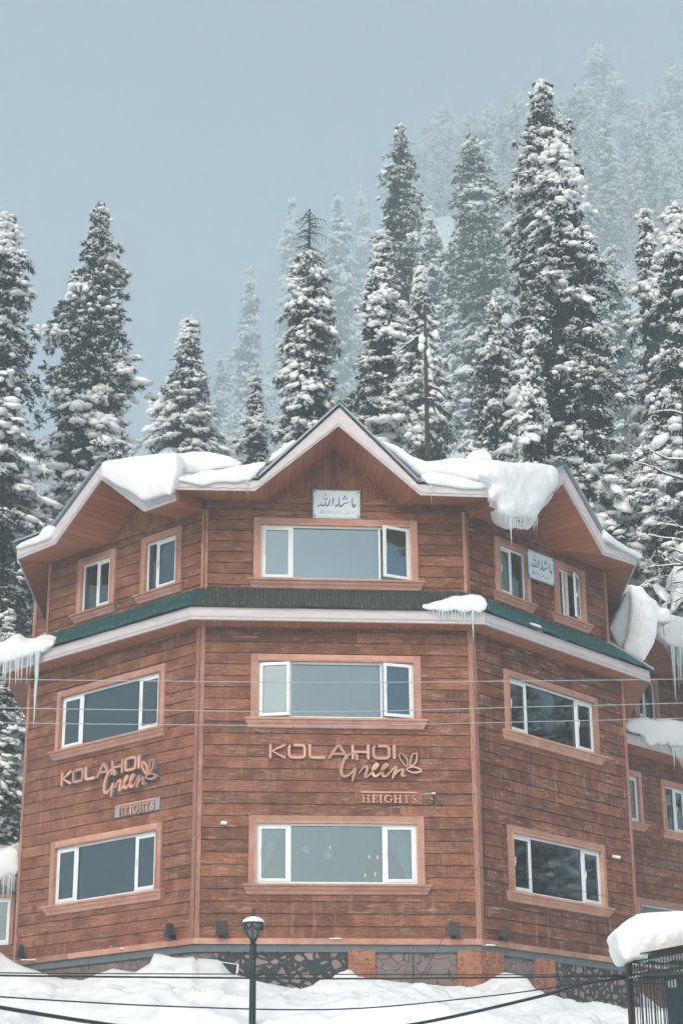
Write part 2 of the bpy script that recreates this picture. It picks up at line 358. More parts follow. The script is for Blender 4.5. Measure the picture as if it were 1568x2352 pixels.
# ------------------------------------------------------------------ terrain
CREST = [(-14,-.7),(-8.5,-.15),(-6.36,.11),(-5.97,-.14),(-5.65,-.29),(-5.02,-.54),(-4.63,-.6),(-4.42,-.52),(-4.05,-.45),(-3.65,-.57),(-3.37,-.43),(-3.3,-.26),(-2.95,-.38),(-2.56,-.4),(-2.14,-.44),(-1.95,-.68),(-1.6,-.81),(-1.22,-.85),(-.76,-.94),(-.57,-.89),(-.26,-.79),(-.03,-.75),(.58,-.75),(1.15,-.83),(1.7,-.88),(2.08,-.93),(2.47,-.87),(2.88,-.64),(3.21,-.66),(3.31,-.88),(3.63,-.95),(4.11,-1.08),(4.94,-1.09),(5.42,-1.14),(5.7,-1.05),(7,-1.1),(14,-1.3)]
CX = np.array([c[0] for c in CREST]); CZ = np.array([c[1] for c in CREST])
HILL = [(-200,-7),(-60,-6.2),(-20,-5.4),(-9.6,-5.0),(7,-1.2),(9,1.5),(14,5.6),(30,18),(77,39),(150,76),(230,124),(330,200),(430,262),(520,300),(640,303)]
HY = np.array([h[0] for h in HILL]); HZ = np.array([h[1] for h in HILL])
rs = np.random.RandomState(5); _LAT = rs.rand(64, 64)
def vnoise(x, y):
    xi, yi = np.floor(x).astype(int), np.floor(y).astype(int); fx, fy = x-xi, y-yi; fx = fx*fx*(3-2*fx); fy = fy*fy*(3-2*fy)
    a, b, c, d = _LAT[xi%64, yi%64], _LAT[(xi+1)%64, yi%64], _LAT[xi%64, (yi+1)%64], _LAT[(xi+1)%64, (yi+1)%64]
    return (a*(1-fx)+b*fx)*(1-fy)+(c*(1-fx)+d*fx)*fy - .5
def fbm(x, y, o=4, l=2.1, g=.5):
    s = 0; a = 1.
    for k in range(o): s = s+a*vnoise(x*l**k+17.3*k, y*l**k+5.1*k); a *= g
    return s
def wall_line(x):
    """y of the front wall faces, continued sideways"""
    return np.where(x < -2.6, np.minimum((-2.6-x)*1.09, 3.95), np.where(x > 2.6, np.minimum((x-2.6)*.974, 4.0), 0.))
def ground_z(x, y):
    x, y = np.asarray(x, float), np.asarray(y, float)
    yl = wall_line(x); s = yl-.6*np.where(np.abs(x) > 2.6, 1.42, 1.)-y          # metres in front of the crest
    cz = np.interp(x, CX, CZ)
    soft = np.clip(s/2., 0, 1)
    lump = (fbm(x*1.1, y*1.1, 4)*.26+(np.abs(fbm(x*2.3+4, y*2.3, 4))-.18)*.16+fbm(x*7., y*7., 3)*.035)*np.clip(s/1.5, .08, 1) + fbm(x*.35, y*.35, 2)*.35*soft
    front = cz*(1-soft*.6)+(-.85)*soft*.6 - .165*np.maximum(s, 0) + lump
    behind = cz - 1.6*np.clip(-s/.5, 0, 1)                            # the gap against the wall
    z1 = np.where(s >= 0, front, behind)
    # bank edge above the road
    e = np.clip((-7.3-y)/1.6, 0, 1); e = e*e*(3-2*e); z1 = z1*(1-e)+(np.interp(y, HY, HZ)+fbm(x*.5, y*.5)*.3)*e
    lefty = np.clip(((x-CAM[0])/np.maximum(y-CAM[1], 1.)-.07)/.08, 0, 1); lefty = lefty*lefty*(3-2*lefty); hr = np.interp(y, HY, HZ); hl = np.where(y > 32, (y-CAM[1])*.345+CAM[2], hr); hr = hr*lefty+np.minimum(hl, hr)*(1-lefty)
    far = hr+fbm(x*.07, y*.07, 5)*np.clip((y-8)/30, 0, 1)*6*1. + fbm(x*.6, y*.6, 3)*.5
    back = np.where(y > 6, 1., np.clip((y-4.)/2., 0, 1)); out = np.clip((np.abs(x)-6.5)/2., 0, 1)
    base = np.where(y > 4, -1.8, z1)
    side = z1*(1-np.clip((y-7)/6, 0, 1)) + far*np.clip((y-7)/6, 0, 1)
    mid = np.where(y < 4, z1, np.where(y > 9, far, -1.8+(far+1.8)*np.clip((y-7)/2, 0, 1)))
    return mid*(1-out)+side*out
def axis(parts):
    o = []
    for a, b, st in parts: o += list(np.arange(a, b, st))
    return np.array(o+[parts[-1][1]])
gx = axis([(-420,-60,12),(-60,-14,2),(-14,-8,.3),(-8,8,.07),(8,14,.3),(14,60,2),(60,420,12)])
gy = axis([(-120,-30,6),(-30,-12,1.),(-12,-8,.25),(-8,4.5,.07),(4.5,10,.4),(10,60,1.5),(60,620,8)])
GX, GY = np.meshgrid(gx, gy); GZ = ground_z(GX, GY)
nx, ny = len(gx), len(gy); idx = np.arange(nx*ny).reshape(ny, nx)
fc = np.stack([idx[:-1,:-1].ravel(), idx[:-1,1:].ravel(), idx[1:,1:].ravel(), idx[1:,:-1].ravel()], 1)
me = np_mesh('snow_ground', np.stack([GX.ravel(), GY.ravel(), GZ.ravel()], 1), fc, m_ground, True)
go = bpy.data.objects.new('snow_ground', me); COL.objects.link(go); tag(go, kind='structure')
def gz(x, y): return float(ground_z(np.array([x]), np.array([y]))[0])

# ------------------------------------------------------------------ walls
rng = random.Random(11)
PLK = .222
def split(x0, x1, holes, z0, z1):
    segs = [(x0, x1)]
    for (a, b, c, d) in holes:
        if c < z1-1e-4 and d > z0+1e-4:
            n = []
            for (p, q) in segs:
                if b <= p or a >= q: n.append((p, q))
                else:
                    if a > p: n.append((p, a))
                    if b < q: n.append((b, q))
            segs = n
    return segs
def plank_wall(name, M, x0, x1, z0, z1, holes, mat, parent, y=0., zoff=0.):
    mb = MB(); z = z0
    k = 0
    while z < z1-1e-3:
        zt = min(z+PLK, z1); cuts = sorted({z, zt} | {h[i] for h in holes for i in (2, 3) if z < h[i] < zt})
        joints = []; xx = x0+rng.uniform(.8, 3.4)
        while xx < x1-.4: joints.append(xx); xx += rng.uniform(1.5, 3.8)
        vals = [rng.random() for _ in range(len(joints)+1)]
        for c in range(len(cuts)-1):
            za, zb = cuts[c], cuts[c+1]; g = .011 if c == len(cuts)-2 else 0
            for (p, q) in split(x0, x1, holes, za, zb):
                js = [p]+[j for j in joints if p < j < q]+[q]
                for i in range(len(js)-1):
                    a, b = js[i], js[i+1]; mb.rnd = vals[sum(1 for j in joints if j <= a+1e-6)]
                    ga = .002 if a in joints else 0
                    ya = y-.013+.017*((za-z)/PLK); yb = y-.013+.017*((zb-z)/PLK)
                    wob = rng.uniform(-.0015, .0015)
                    mb.slab([(a+ga, ya+wob, za), (b, ya+wob, za), (b, yb+wob, zb-g), (a+ga, yb+wob, zb-g)], (0, .035, 0))
        z = zt; k += 1
    mb.rnd = .2; mb.cur = 1
    for (c, d) in [(z0, z1)]:
        zs = sorted({z0, z1} | {h[i] for h in holes for i in (2, 3)})
        for i in range(len(zs)-1):
            for (p, q) in split(x0, x1, holes, zs[i], zs[i+1]): mb.box(p, q, y+.024, y+.10, zs[i], zs[i+1])
    return mb.build(name, [mat, m_dark], parent, M)
def vert_planks(name, M, xs, ztop, zbot, mat, parent, y):
    """vertical boards under a gable: ztop(x)"""
    mb = MB(); x = xs[0]
    while x < xs[1]:
        xb = min(x+rng.uniform(.10, .155), xs[1]); mb.rnd = rng.random(); yy = y-rng.uniform(0, .008)
        a, b = ztop(x), ztop(xb)
        if max(a, b) > zbot+.02:
            mb.slab([(x, yy, zbot), (xb-.007, yy, zbot), (xb-.007, yy, max(b, zbot+.01)), (x, yy, max(a, zbot+.01))], (0, .03, 0))
        x = xb
    mb.rnd = .2; mb.cur = 1
    mb.slab([(xs[0], y+.025, zbot), (xs[1], y+.025, zbot), ((xs[0]+xs[1])/2, y+.025, max(ztop((xs[0]+xs[1])/2), zbot+.1))], (0, .05, 0))
    return mb.build(name, [mat, m_dark], parent, M)

hotel = empty('hotel_building', 'three storey brown timber hotel with faceted front, green skirt roof and three snowy gables', 'hotel')
WINS = dict(   # x0,x1,z0,z1 of the white frame in wall coordinates
    Cm=(1.097,4.06,4.065,5.165), Cl=(1.091,4.059,.975,2.085), Cu=(1.126,4.068,6.837,7.954),
    Lm=(-4.088,-1.092,4.05,5.145), Ll=(-4.052,-1.061,.965,2.075), Lua=(-3.74,-2.817,6.885,7.93), Lub=(-1.745,-.822,6.885,7.93),
    Rm=(1.125,4.126,4.06,5.145), Rl=(1.054,4.097,.965,2.075), Rua=(1.108,2.025,6.88,7.92), Rub=(3.177,4.069,6.89,7.93))
def H(k, y=0.): w = WINS[k]; return (w[0]-.03, w[1]+.03, w[2]-.03, w[3]+.03)
ZT = 5.83
plank_wall('front_wall', FC, 0, WC, 0.0, ZT, [H('Cm'), H('Cl')], m_wood, hotel)
plank_wall('side_bay_wall', FL, -LL, 0, 0.0, ZT, [H('Lm'), H('Ll')], m_wood, hotel)
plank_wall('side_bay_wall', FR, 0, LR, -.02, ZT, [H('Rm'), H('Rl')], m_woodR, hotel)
Y3 = .10; k3 = Y3*math.tan(AL/2)
plank_wall('upper_wall', FC, k3, WC-k3, 6.50, 8.46, [H('Cu')], m_wood, hotel, Y3)
plank_wall('upper_wall', FL, -LL3, -k3, 6.50, 8.25, [H('Lua'), H('Lub')], m_wood, hotel, Y3)
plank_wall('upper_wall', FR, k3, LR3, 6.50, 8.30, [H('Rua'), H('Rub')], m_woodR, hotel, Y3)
# gable profiles: (x, z) of the fascia's lower and upper edge, fascia plane at y=-o
PROF = {'C': dict(M=FC, o=1.10, bot=[(-.545,8.20),(.962,8.21),(2.565,9.59),(4.126,8.20),(5.50,8.19)], top=[(-.55,8.40),(1.03,8.42),(2.58,9.98),(4.08,8.42),(5.51,8.40)], wallz=8.44),
        'L': dict(M=FL, o=1.10, bot=[(-4.42,7.94),(-3.20,7.98),(-1.82,9.02),(-.49,8.00),(.40,8.00)], top=[(-4.45,8.20),(-3.30,8.27),(-1.836,9.33),(-.42,8.22),(.40,8.21)], wallz=8.22),
        'R': dict(M=FR, o=1.00, bot=[(-.57,8.00),(.55,7.98),(1.96,9.19),(3.33,7.99),(4.58,8.07)], top=[(-.57,8.22),(.60,8.22),(1.98,9.54),(3.42,8.29),(4.63,8.33)], wallz=8.28)}
def interp(prof, x):
    return float(np.interp(x, [p[0] for p in prof], [p[1] for p in prof]))
for k, (zb, mat) in dict(C=(8.47, m_vwood), L=(8.26, m_vwood), R=(8.31, m_vwood)).items():
    P = PROF[k]; b = P['bot']
    vert_planks('gable_boards', P['M'], (b[1][0]+.1, b[3][0]-.1), lambda x: interp(b, x)+.03, zb, mat, hotel, Y3)
    mb = MB(); zc = zb; mb.rnd = .5
    x0, x1 = (b[1][0]+.05, b[3][0]-.05)
    mb.box(x0-.1, x1+.1, Y3-.035, Y3+.02, zb-.06, zb+.045)
    mb.build('string_board', m_wood if k != 'R' else m_woodR, hotel, P['M'])

# corner boards
def corner_board(M_, x, ang, z0, z1, w=.085, y=0.):
    mb = MB(); mb.rnd = rng.random()
    for s, a in ((-1, 0), (1, ang)):
        c, sn = math.cos(a), math.sin(a)
        T = Matrix.Translation((x, y, 0)) @ Matrix.Rotation(a, 4, 'Z')
        mb.rnd = rng.random()
        if s < 0: mb.box(-w, 0, -.035, .012, z0, z1, T)
        else: mb.box(0.001, w, -.034, .012, z0, z1, T)
    mb.slab([(x, y-.033, z0), (x+.03*math.sin(ang*.5)+.0, y-.034, z0), (x, y, z0)], (0, 0, z1-z0))
    return mb.build('corner_board', m_corner, hotel, M_)
corner_board(FL, 0, AL, 0, ZT); corner_board(FC, WC, AR, 0, ZT)
corner_board(FL, -k3, AL, 6.5, 8.24, .06, Y3); corner_board(FC, WC-k3, AR, 6.5, 8.3, .06, Y3)
for M_, x, z0, z1, y in ((FL, -LL, 0, ZT, 0), (FR, LR, 0, ZT, 0), (FL, -LL3, 6.5, 8.2, Y3), (FR, LR3, 6.5, 8.26, Y3)):
    mb = MB(); mb.rnd = .4; s = 1 if x < 0 else -1
    mb.box(min(x, x+s*.075), max(x, x+s*.075), y-.03, y+.012, z0, z1); mb.build('corner_board', m_corner, hotel, M_)
# side and back walls
aR_, aL_ = R(5.5), R(2.75)
def side_wall(corner_M, x, y, ang, length, z0, z1, mat, flip):
    """wall going back from an outer corner; direction measured from +Y"""
    p = mv(corner_M, (x, y, 0)); M = frame(p[:2], math.pi/2-ang)
    if flip: e_ = mv(M, (length, 0, 0)); plank_wall('flank_wall', frame(e_[:2], math.pi*1.5-ang), 0, length, z0, z1, [], mat, hotel, .0)
    else: plank_wall('flank_wall', M, 0, length, z0, z1, [], mat, hotel, .0)
    return M
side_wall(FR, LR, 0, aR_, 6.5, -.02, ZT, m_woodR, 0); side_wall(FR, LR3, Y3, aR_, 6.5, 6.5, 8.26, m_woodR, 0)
MLs = side_wall(FL, -LL, .03, aL_, 6.5, 0, ZT, m_wood, 1); side_wall(FL, -LL3, Y3+.03, aL_, 6.5, 6.5, 8.2, m_wood, 1)
pl, pr = mv(MLs, (6.5, 0, 0)), mv(frame(mv(FR, (LR, 0, 0))[:2], math.pi/2-aR_), (6.5, 0, 0))
mb = MB(); mb.slab([(pl[0], pl[1], -1.8), (pr[0], pr[1], -1.8), (pr[0], pr[1], 9.0), (pl[0], pl[1], 9.0)], (0, .1, 0)); mb.build('back_wall', m_wood, hotel)
# interior: slabs and partition walls
foot = [mv(FL, (-LL+.1, .12, 0))[:2], mv(FC, (.06, .12, 0))[:2], mv(FC, (WC-.06, .12, 0))[:2], mv(FR, (LR-.1, .12, 0))[:2], (6.3, 9.9), (-5.5, 9.9)]
for z in (-.02, 2.85, 5.86):
    mb = MB(); mb.slab([(p[0], p[1], z) for p in foot], (0, 0, .14)); mb.build('floor_slab', m_room, hotel)
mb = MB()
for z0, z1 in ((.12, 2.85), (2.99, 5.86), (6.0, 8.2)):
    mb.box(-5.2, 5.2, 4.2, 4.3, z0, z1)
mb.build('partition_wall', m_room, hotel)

# base trim, beam, foundation
def strip(name, y, z0, z1, th, mat, colours=False, pieces=1):
    for M_, a, b in ((FL, -LL, 0), (FC, 0, WC), (FR, 0, LR)):
        ka = -y*math.tan(AL/2) if M_ is FC else (0 if M_ is FR else 0)
        x0 = a + (y*math.tan(AL/2) if M_ is FC else (y*math.tan(AR/2) if M_ is FR else 0))
        x1 = b - (y*math.tan(AR/2) if M_ is FC else (y*math.tan(AL/2) if M_ is FL else 0))
        mb = MB(); n = pieces; xs = [x0+(x1-x0)*i/n+(rng.uniform(-.3,.3) if 0 < i < n else 0) for i in range(n+1)]
        for i in range(n): mb.rnd = rng.random(); mb.box(xs[i]+(.003 if i else 0), xs[i+1], y, y+th, z0, z1)
        mb.build(name, mat, hotel, M_)
strip('base_trim', -.045, -.105, .0, .06, m_trim, pieces=3)
strip('concrete_beam', .0, -.24, -.108, .08, m_beam)
def found(M_, x0, x1, mat, name, y=.03):
    mb = MB(); mb.box(x0, x1, y, y+.2, -2.4, -.243); mb.build(name, mat, hotel, M_)
found(FL, -LL, -.02, m_flag, 'foundation_render', .045); found(FC, -.02, .35, m_flag, 'foundation_render', .05); found(FC, .353, 2.768, m_stone, 'stone_foundation')
found(FC, 3.257, 4.755, m_flag, 'foundation_render', .05); found(FR, .648, 1.688, m_flag, 'foundation_render', .05); found(FR, 2.307, LR, m_stone, 'stone_foundation')
def pillar(M_, x0, x1):
    mb = MB(); mb.box(x0, x1, -.02, .2, -2.4, -.20); mb.build('brick_pillar', m_brick, hotel, M_)
pillar(FC, 2.768, 3.257); pillar(FC, 4.755, WC-.008); pillar(FR, .006, .648); pillar(FR, 1.688, 2.307)

# ------------------------------------------------------------------ windows
FRW, MUL = .062, .05
def bars(mb, x0, x1, z0, z1, w, y0, y1):
    mb.box(x0, x0+w, y0, y1, z0, z1); mb.box(x1-w, x1, y0, y1, z0, z1)
    mb.box(x0+w, x1-w, y0, y1, z0, z0+w); mb.box(x0+w, x1-w, y0, y1, z1-w, z1)
def window(M_, key, layout, y=0., glass=m_glass, parent=None, rect=None, sill=True, casew=.135, trim=None, name='window'):
    """layout: list of (fraction, kind); kind fixed | sash | openL (hinged left) | openR with an angle | gap"""
    parent = parent or hotel; x0, x1, z0, z1 = rect or WINS[key]; c = casew; trim = trim or m_trim
    mb = MB(); ys = y-.045
    for (a, b, za, zb) in ((x0-c, x0+.002, z0-.0, z1+c), (x1-.002, x1+c, z0-.0, z1+c), (x0, x1, z1+.001, z1+c)):
        mb.rnd = rng.random(); mb.box(a, b, ys, y+.004, za, zb-.001*(za > z0))
    mb.rnd = rng.random()   # inner stepped moulding and jamb
    for (a, b, za, zb) in ((x0-.03, x0+.003, z0, z1+.003), (x1-.003, x1+.03, z0, z1+.003), (x0+.003, x1-.003, z1-.003, z1+.028)):
        mb.box(a, b, ys-.018, y+.10, za, zb)
    win = mb.build(name, trim, parent, M_)
    if sill:
        mb = MB(); e = .115
        mb.rnd = rng.random(); prof = [(y+.02,z0-.0),(y-.135,z0-.012),(y-.135,z0-.05),(y-.105,z0-.06),(y-.095,z0-.10),(y-.06,z0-.145),(y-.045,z0-.19),(y+.01,z0-.20),]
        ins = [0,0,0,.02,.03,.06,.08,.08]
        mb.profile([(p[0], p[1], i/.08) for p, i in zip(prof, ins)], x0-c-e, x1+c+e, .08)
        mb.build('sill', trim, win)
    yf = y+.02; fr = MB(); bars(fr, x0, x1, z0, z1, FRW*.72, yf, yf+.06)
    tot = sum(l[0] for l in layout); xx = x0+FRW*.72; inner = (x1-x0)-2*FRW*.72; panes = []
    for i, l in enumerate(layout):
        xa = xx; xb = xx+inner*l[0]/tot; xx = xb
        if i: fr.box(xa-.022, xa+.022, yf, yf+.06, z0+FRW*.72, z1-FRW*.72)
        a = xa+(.022 if i else 0); b = xb-(.022 if i < len(layout)-1 else 0); za, zb = z0+FRW*.72, z1-FRW*.72
        if l[1] == 'fixed':
            panes.append((a, b, za, zb, None))
        elif l[1] == 'sash':
            panes.append((a, b, za, zb, ('s', 0)))
        elif l[1] in ('openL', 'openR'): panes.append((a-.01, b+.01, za-.012, zb+.012, (l[1], l[2])))
    fr.build('frame', m_upvc, win)
    for (a, b, za, zb, k) in panes:
        if k is None:
            gm = MB(); gm.box(a-.01, b+.01, yf+.036, yf+.042, za-.01, zb+.01); gm.build('pane', glass, win)
            gk = MB(); bars(gk, a-.001, b+.001, za-.001, zb+.001, .008, yf+.020, yf+.034); gk.build('gasket', m_dark, win)
        else:
            w = b-a
            if k[0] == 's': T = Matrix.Translation((a, yf-.012, 0))
            elif k[0] == 'openL': T = Matrix.Translation((a, yf-.02, 0)) @ Matrix.Rotation(-k[1], 4, 'Z')
            else: T = Matrix.Translation((b, yf-.02, 0)) @ Matrix.Rotation(k[1], 4, 'Z') @ Matrix.Translation((-w, 0, 0))
            sm = MB(); sm.box(0, .058, 0, .045, za, zb, T); sm.box(w-.058, w, 0, .045, za, zb, T); sm.box(.058, w-.058, 0, .045, za, za+.058, T); sm.box(.058, w-.058, 0, .045, zb-.058, zb, T)
            sm.build('sash', m_upvc, win)
            hx = w-.035 if k[0] == 'openL' else .035
            hm = MB(); hm.box(hx-.011, hx+.011, -.028, .0, (za+zb)/2-.06, (za+zb)/2+.03, T); hm.box(hx-.011, hx+.011, -.04, -.028, (za+zb)/2-.01, (za+zb)/2+.10, T)
            hm.build('handle', m_white, win)
            gk = MB(); gk.box(.056, .064, .012, .020, za+.058, zb-.058, T); gk.box(w-.064, w-.056, .012, .020, za+.058, zb-.058, T); gk.box(.064, w-.064, .012, .020, za+.056, za+.064, T); gk.box(.064, w-.064, .012, .020, zb-.064, zb-.056, T); gk.build('gasket', m_dark, win)
            gm = MB(); gm.box(.05, w-.05, .022, .028, za+.05, zb-.05, T); gm.build('pane', glass, win)
    return win
window(FC, 'Cm', [(.2,'openL',R(13)),(.6,'fixed'),(.2,'openR',R(16))])
window(FC, 'Cl', [(.2,'sash'),(.6,'fixed'),(.2,'sash')])
window(FC, 'Cu', [(.2,'sash'),(.6,'fixed'),(.2,'openR',R(24))], Y3)
window(FL, 'Lm', [(.2,'sash'),(.6,'fixed'),(.2,'sash')])
window(FL, 'Ll', [(.2,'sash'),(.6,'fixed'),(.2,'sash')], glass=m_glass2)
window(FR, 'Rm', [(.2,'sash'),(.6,'fixed'),(.2,'sash')], glass=m_glass2)
window(FR, 'Rl', [(.2,'sash'),(.6,'fixed'),(.2,'sash')], glass=m_glass2)
window(FL, 'Lua', [(.5,'fixed'),(.5,'sash')], Y3); window(FL, 'Lub', [(.3,'fixed'),(.7,'sash')], Y3)
window(FR, 'Rua', [(.5,'sash'),(.5,'fixed')], Y3, m_glass2); window(FR, 'Rub', [(.28,'fixed'),(.2,'gap'),(.55,'openR',R(22))], Y3, m_glass2)

# ------------------------------------------------------------------ roofs
def strip_prof(mb, prof_b, prof_t, y0, y1):
    for i in range(len(prof_b)-1):
        (a, za), (b, zb), (c, zc), (d, zd) = prof_b[i], prof_b[i+1], prof_t[i+1], prof_t[i]
        mb.rnd = rng.random(); mb.slab([(a, y0, za), (b, y0, zb), (c, y0, zc), (d, y0, zd)], (0, y1-y0, 0))
GP = {}
for key, P in PROF.items():
    M_, o, b, t, wz = P['M'], P['o'], P['bot'], P['top'], P['wallz']
    mb = MB(); strip_prof(mb, b, t, -o, -o+.035); mb.build('fascia', m_fascia, hotel, M_)
    mb = MB(); mb.tube([(x, -o-.012, z+.045+.012*(-1)**i) for i, (x, z) in enumerate(np.array([(bx, bz) for j in range(4) for (bx, bz) in [tuple(np.array(b[j])*(1-k/10)+np.array(b[j+1])*k/10) for k in range(10)]]+[b[4]]))], .006, 5)
    mb.build('light_cable', m_galv, hotel, M_)
    # soffit
    yb = Y3-.02; f = -o+.034; sl1 = (b[2][1]-b[1][1])/(b[2][0]-b[1][0]); sl2 = (b[2][1]-b[3][1])/(b[3][0]-b[2][0])
    xv1 = b[1][0]+(wz-b[1][1])/sl1; xv2 = b[3][0]-(wz-b[3][1])/sl2
    wxl = 0.04 if key != 'L' else -LL3-.02; wxr = {'C': WC-.04, 'L': -.04, 'R': LR3+.02}[key]
    mb = MB()
    mb.slab([(b[0][0], f, b[0][1]), (b[1][0], f, b[1][1]), (xv1, yb, wz), (wxl, yb, wz)], (0, 0, .02))
    mb.slab([(b[3][0], f, b[3][1]), (b[4][0], f, b[4][1]), (wxr, yb, wz), (xv2, yb, wz)], (0, 0, .02))
    mb.slab([(b[1][0], f, b[1][1]), (b[2][0], f, b[2][1]), (b[2][0], yb+.2, b[2][1]), (xv1, yb, wz)], (0, 0, .02))
    mb.slab([(b[2][0], f, b[2][1]), (b[3][0], f, b[3][1]), (xv2, yb, wz), (b[2][0], yb+.2, b[2][1])], (0, 0, .02))
    mb.build('soffit', m_soffit, hotel, M_)
    # roof sheets
    pitch = .45; yf = -o-.07; th = .045; e = .03
    wt = (9.98-t[1][1])/pitch; wr = (t[2][1]-t[1][1])/pitch; tn = math.tan(AL/2)
    def pt(x, w): return (x, yf+w, min(t[1][1], 99)+e+w*pitch)
    xl = t[0][0]-(.05 if key != 'C' else 0); xr = t[4][0]+(.05 if key != 'C' else 0)
    xlt = xl+wt*tn if key != 'L' else xl; xrt = xr-wt*tn if key != 'R' else xr
    mb = MB()
    mb.slab([pt(xl, 0), pt(t[1][0], 0), pt(t[2][0], wr), pt(t[3][0], 0), pt(xr, 0), pt(xrt, wt), pt(xlt, wt)], (0, 0, th))
    A, Bp, Cc = (t[1][0]-.04, yf, t[1][1]+e-.02), (t[2][0], yf, t[2][1]+.05), (t[3][0]+.04, yf, t[3][1]+e-.02)
    mb.slab([A, Bp, (Bp[0], yf+wr+.1, Bp[2])], (0, 0, th)); mb.slab([Bp, Cc, (Bp[0], yf+wr+.1, Bp[2])], (0, 0, th))
    mb.build('roof_sheet', m_ridge, hotel, M_)
    mb = MB(); mb.slab([(t[2][0]-.12, yf-.02, Bp[2]-.06), (t[2][0], yf-.02, Bp[2]+.085), (t[2][0]+.12, yf-.02, Bp[2]-.06), (t[2][0], yf-.02, Bp[2]+.035)], (0, wr+.2, 0)); mb.build('ridge_cap', m_teal, hotel, M_)
    GP[key] = [mv(M_, pt(xlt, wt)), mv(M_, pt(xrt, wt)), mv(M_, pt(xl, 0)), mv(M_, pt(xr, 0))]
mb = MB(); mb.slab([GP['L'][0], GP['L'][1], GP['C'][0], GP['C'][1], GP['R'][0], GP['R'][1], (7.2, 10.4, 10.0), (-6.4, 10.4, 10.0)], (0, 0, .05)); mb.build('roof_deck', m_ridge, hotel)
# closing boards where the faceted fascias meet
for (Ma, xa, oa, za0, za1, Mb, xb, ob, zb0, wc) in ((FC, -.545, 1.1, 8.20, 8.40, FL, .40, 1.1, 8.0, (-.04, Y3)), (FC, 5.50, 1.1, 8.19, 8.40, FR, -.57, 1.0, 8.0, (WC+.04, Y3))):
    p = mv(Ma, (xa, -oa, za0)); q = mv(Mb, (xb, -ob, zb0)); w = mv(Ma, (wc[0], wc[1], 8.15)); w2 = w.copy(); w2[2] = 8.45
    mb = MB(); q2 = q.copy(); mb.poly([p, q, w, w2]); mb.build('soffit_end', m_soffit, hotel); mb = MB(); mb.poly([(p[0], p[1], p[2]+.2), p, q, (q[0], q[1], q[2]+.21)]); mb.build('fascia_end', m_fascia, hotel)
# eaves running back along both flanks
def flank_eave(M_, x, o, zb, zt, ang, wallx, wally, wz, length, sgn, rise=0.):
    p = mv(M_, (x, -o, 0)); q = mv(M_, (wallx, wally, 0)); d = V(math.sin(ang), math.cos(ang), 0)
    e = p+d*length; g = q+d*length*.98; Mx = frame(p[:2], math.pi/2-ang); Mi = Mx.inverted()
    mb = MB(); L_ = lambda v, z: tuple(Mi @ Vector((v[0], v[1], z)))
    mb.slab([L_(p, zb), L_(e, zb), L_(g, wz), L_(q, wz)], (0, 0, .02)); mb.build('soffit', m_soffit, hotel, Mx)
    mb = MB(); mb.slab([L_(p, zb), L_(e, zb), L_(e, zt), L_(p, zt)], (0, .03*sgn, 0)); mb.build('fascia', m_fascia, hotel, Mx)
    return p, e, q, g, d
pR = flank_eave(FR, 4.58, 1.0, 8.07, 8.33, aR_, LR3, Y3, 8.26, 7.2, 1); pL = flank_eave(FL, -4.42, 1.1, 7.94, 8.20, aL_, -LL3, Y3, 8.2, 7.2, -1)
for (p, e, q, g, d), zt, key, i in ((pR, 8.36, 'R', 1), (pL, 8.23, 'L', 0)):
    top = GP[key][i]; mb = MB(); n = 26; sg = 1 if key == 'R' else -1
    out = V(sg*.12, 0, 0)
    mb.slab([(p+out)[:2].tolist()+[zt], (e+out)[:2].tolist()+[zt], (e[0]-sg*1.5, e[1], 9.9), tuple(top)], (0, 0, .05)); mb.build('roof_sheet', m_ridge, hotel)
# skirt roof
SK_O, SK_ZB, SK_ZT, SK_ZW = .45, 5.835, 6.085, 6.66
def skirt(M_, xf0, xf1, xb0, xb1, mat, ends, shift=None):
    mb = MB(); step = .076/4; yF, yB = -SK_O-.07, Y3+.02; n = int((xf1-xf0)/step)
    cols = []
    for i in range(n+1):
        x = xf0+i*step; tt = 1.
        if x < xb0: tt = max(0.02, (x-xf0)/(xb0-xf0+1e-9))
        if x > xb1: tt = max(0.02, (xf1-x)/(xf1-xb1+1e-9))
        zz = .014*math.sin(2*math.pi*x/.076)+.004*math.sin(x*7.3)+.003*math.sin(x*3.1+1)
        yb = yF+(yB-yF)*min(1, tt); za = SK_ZT+.015+zz; zb = SK_ZT+.015+(SK_ZW-SK_ZT)*min(1, tt)+zz
        jag = .012*math.sin(x*2.2)+.006*math.sin(x*9.)
        cols.append(((x, yF+jag, za-jag*.6), (x, yb, zb)))
    b = len(mb.v)
    for a, c in cols: mb.v += [a, c, (a[0], a[1], a[2]-.006), (c[0], c[1], c[2]-.006)]
    for i in range(n):
        k = b+4*i; mb.cur = 0
        mb.face((k, k+4, k+5, k+1)); mb.face((k+2, k+3, k+7, k+6)); mb.face((k, k+2, k+6, k+4))
    mb.cur = 1
    for rowf in (.12, .55, .92):
        x = xf0+.1
        while x < xf1-.1:
            i = int((x-xf0)/step); a, c = np.array(cols[i][0]), np.array(cols[i][1])
            if c[1]-a[1] > .45:
                p = a+(c-a)*(rowf+rng.uniform(-.05, .05)); mb.box(p[0]-.006, p[0]+.006, p[1]-.006, p[1]+.006, p[2], p[2]+.011)
            x += .19+rng.uniform(-.06, .12)
    return mb.build('skirt_roof', [mat, m_screw], hotel, M_)
tl, tr_ = math.tan(AL/2), math.tan(AR/2); oo = SK_O+.07
skirt(FC, -oo*tl, WC+oo*tr_, k3, WC-k3, m_moss, None)
skirt(FL, -LL-.42, oo*tl, -LL3+.02, -k3, m_teal, None); skirt(FR, -oo*tr_, LR+.46, k3, LR3-.02, m_teal, None)
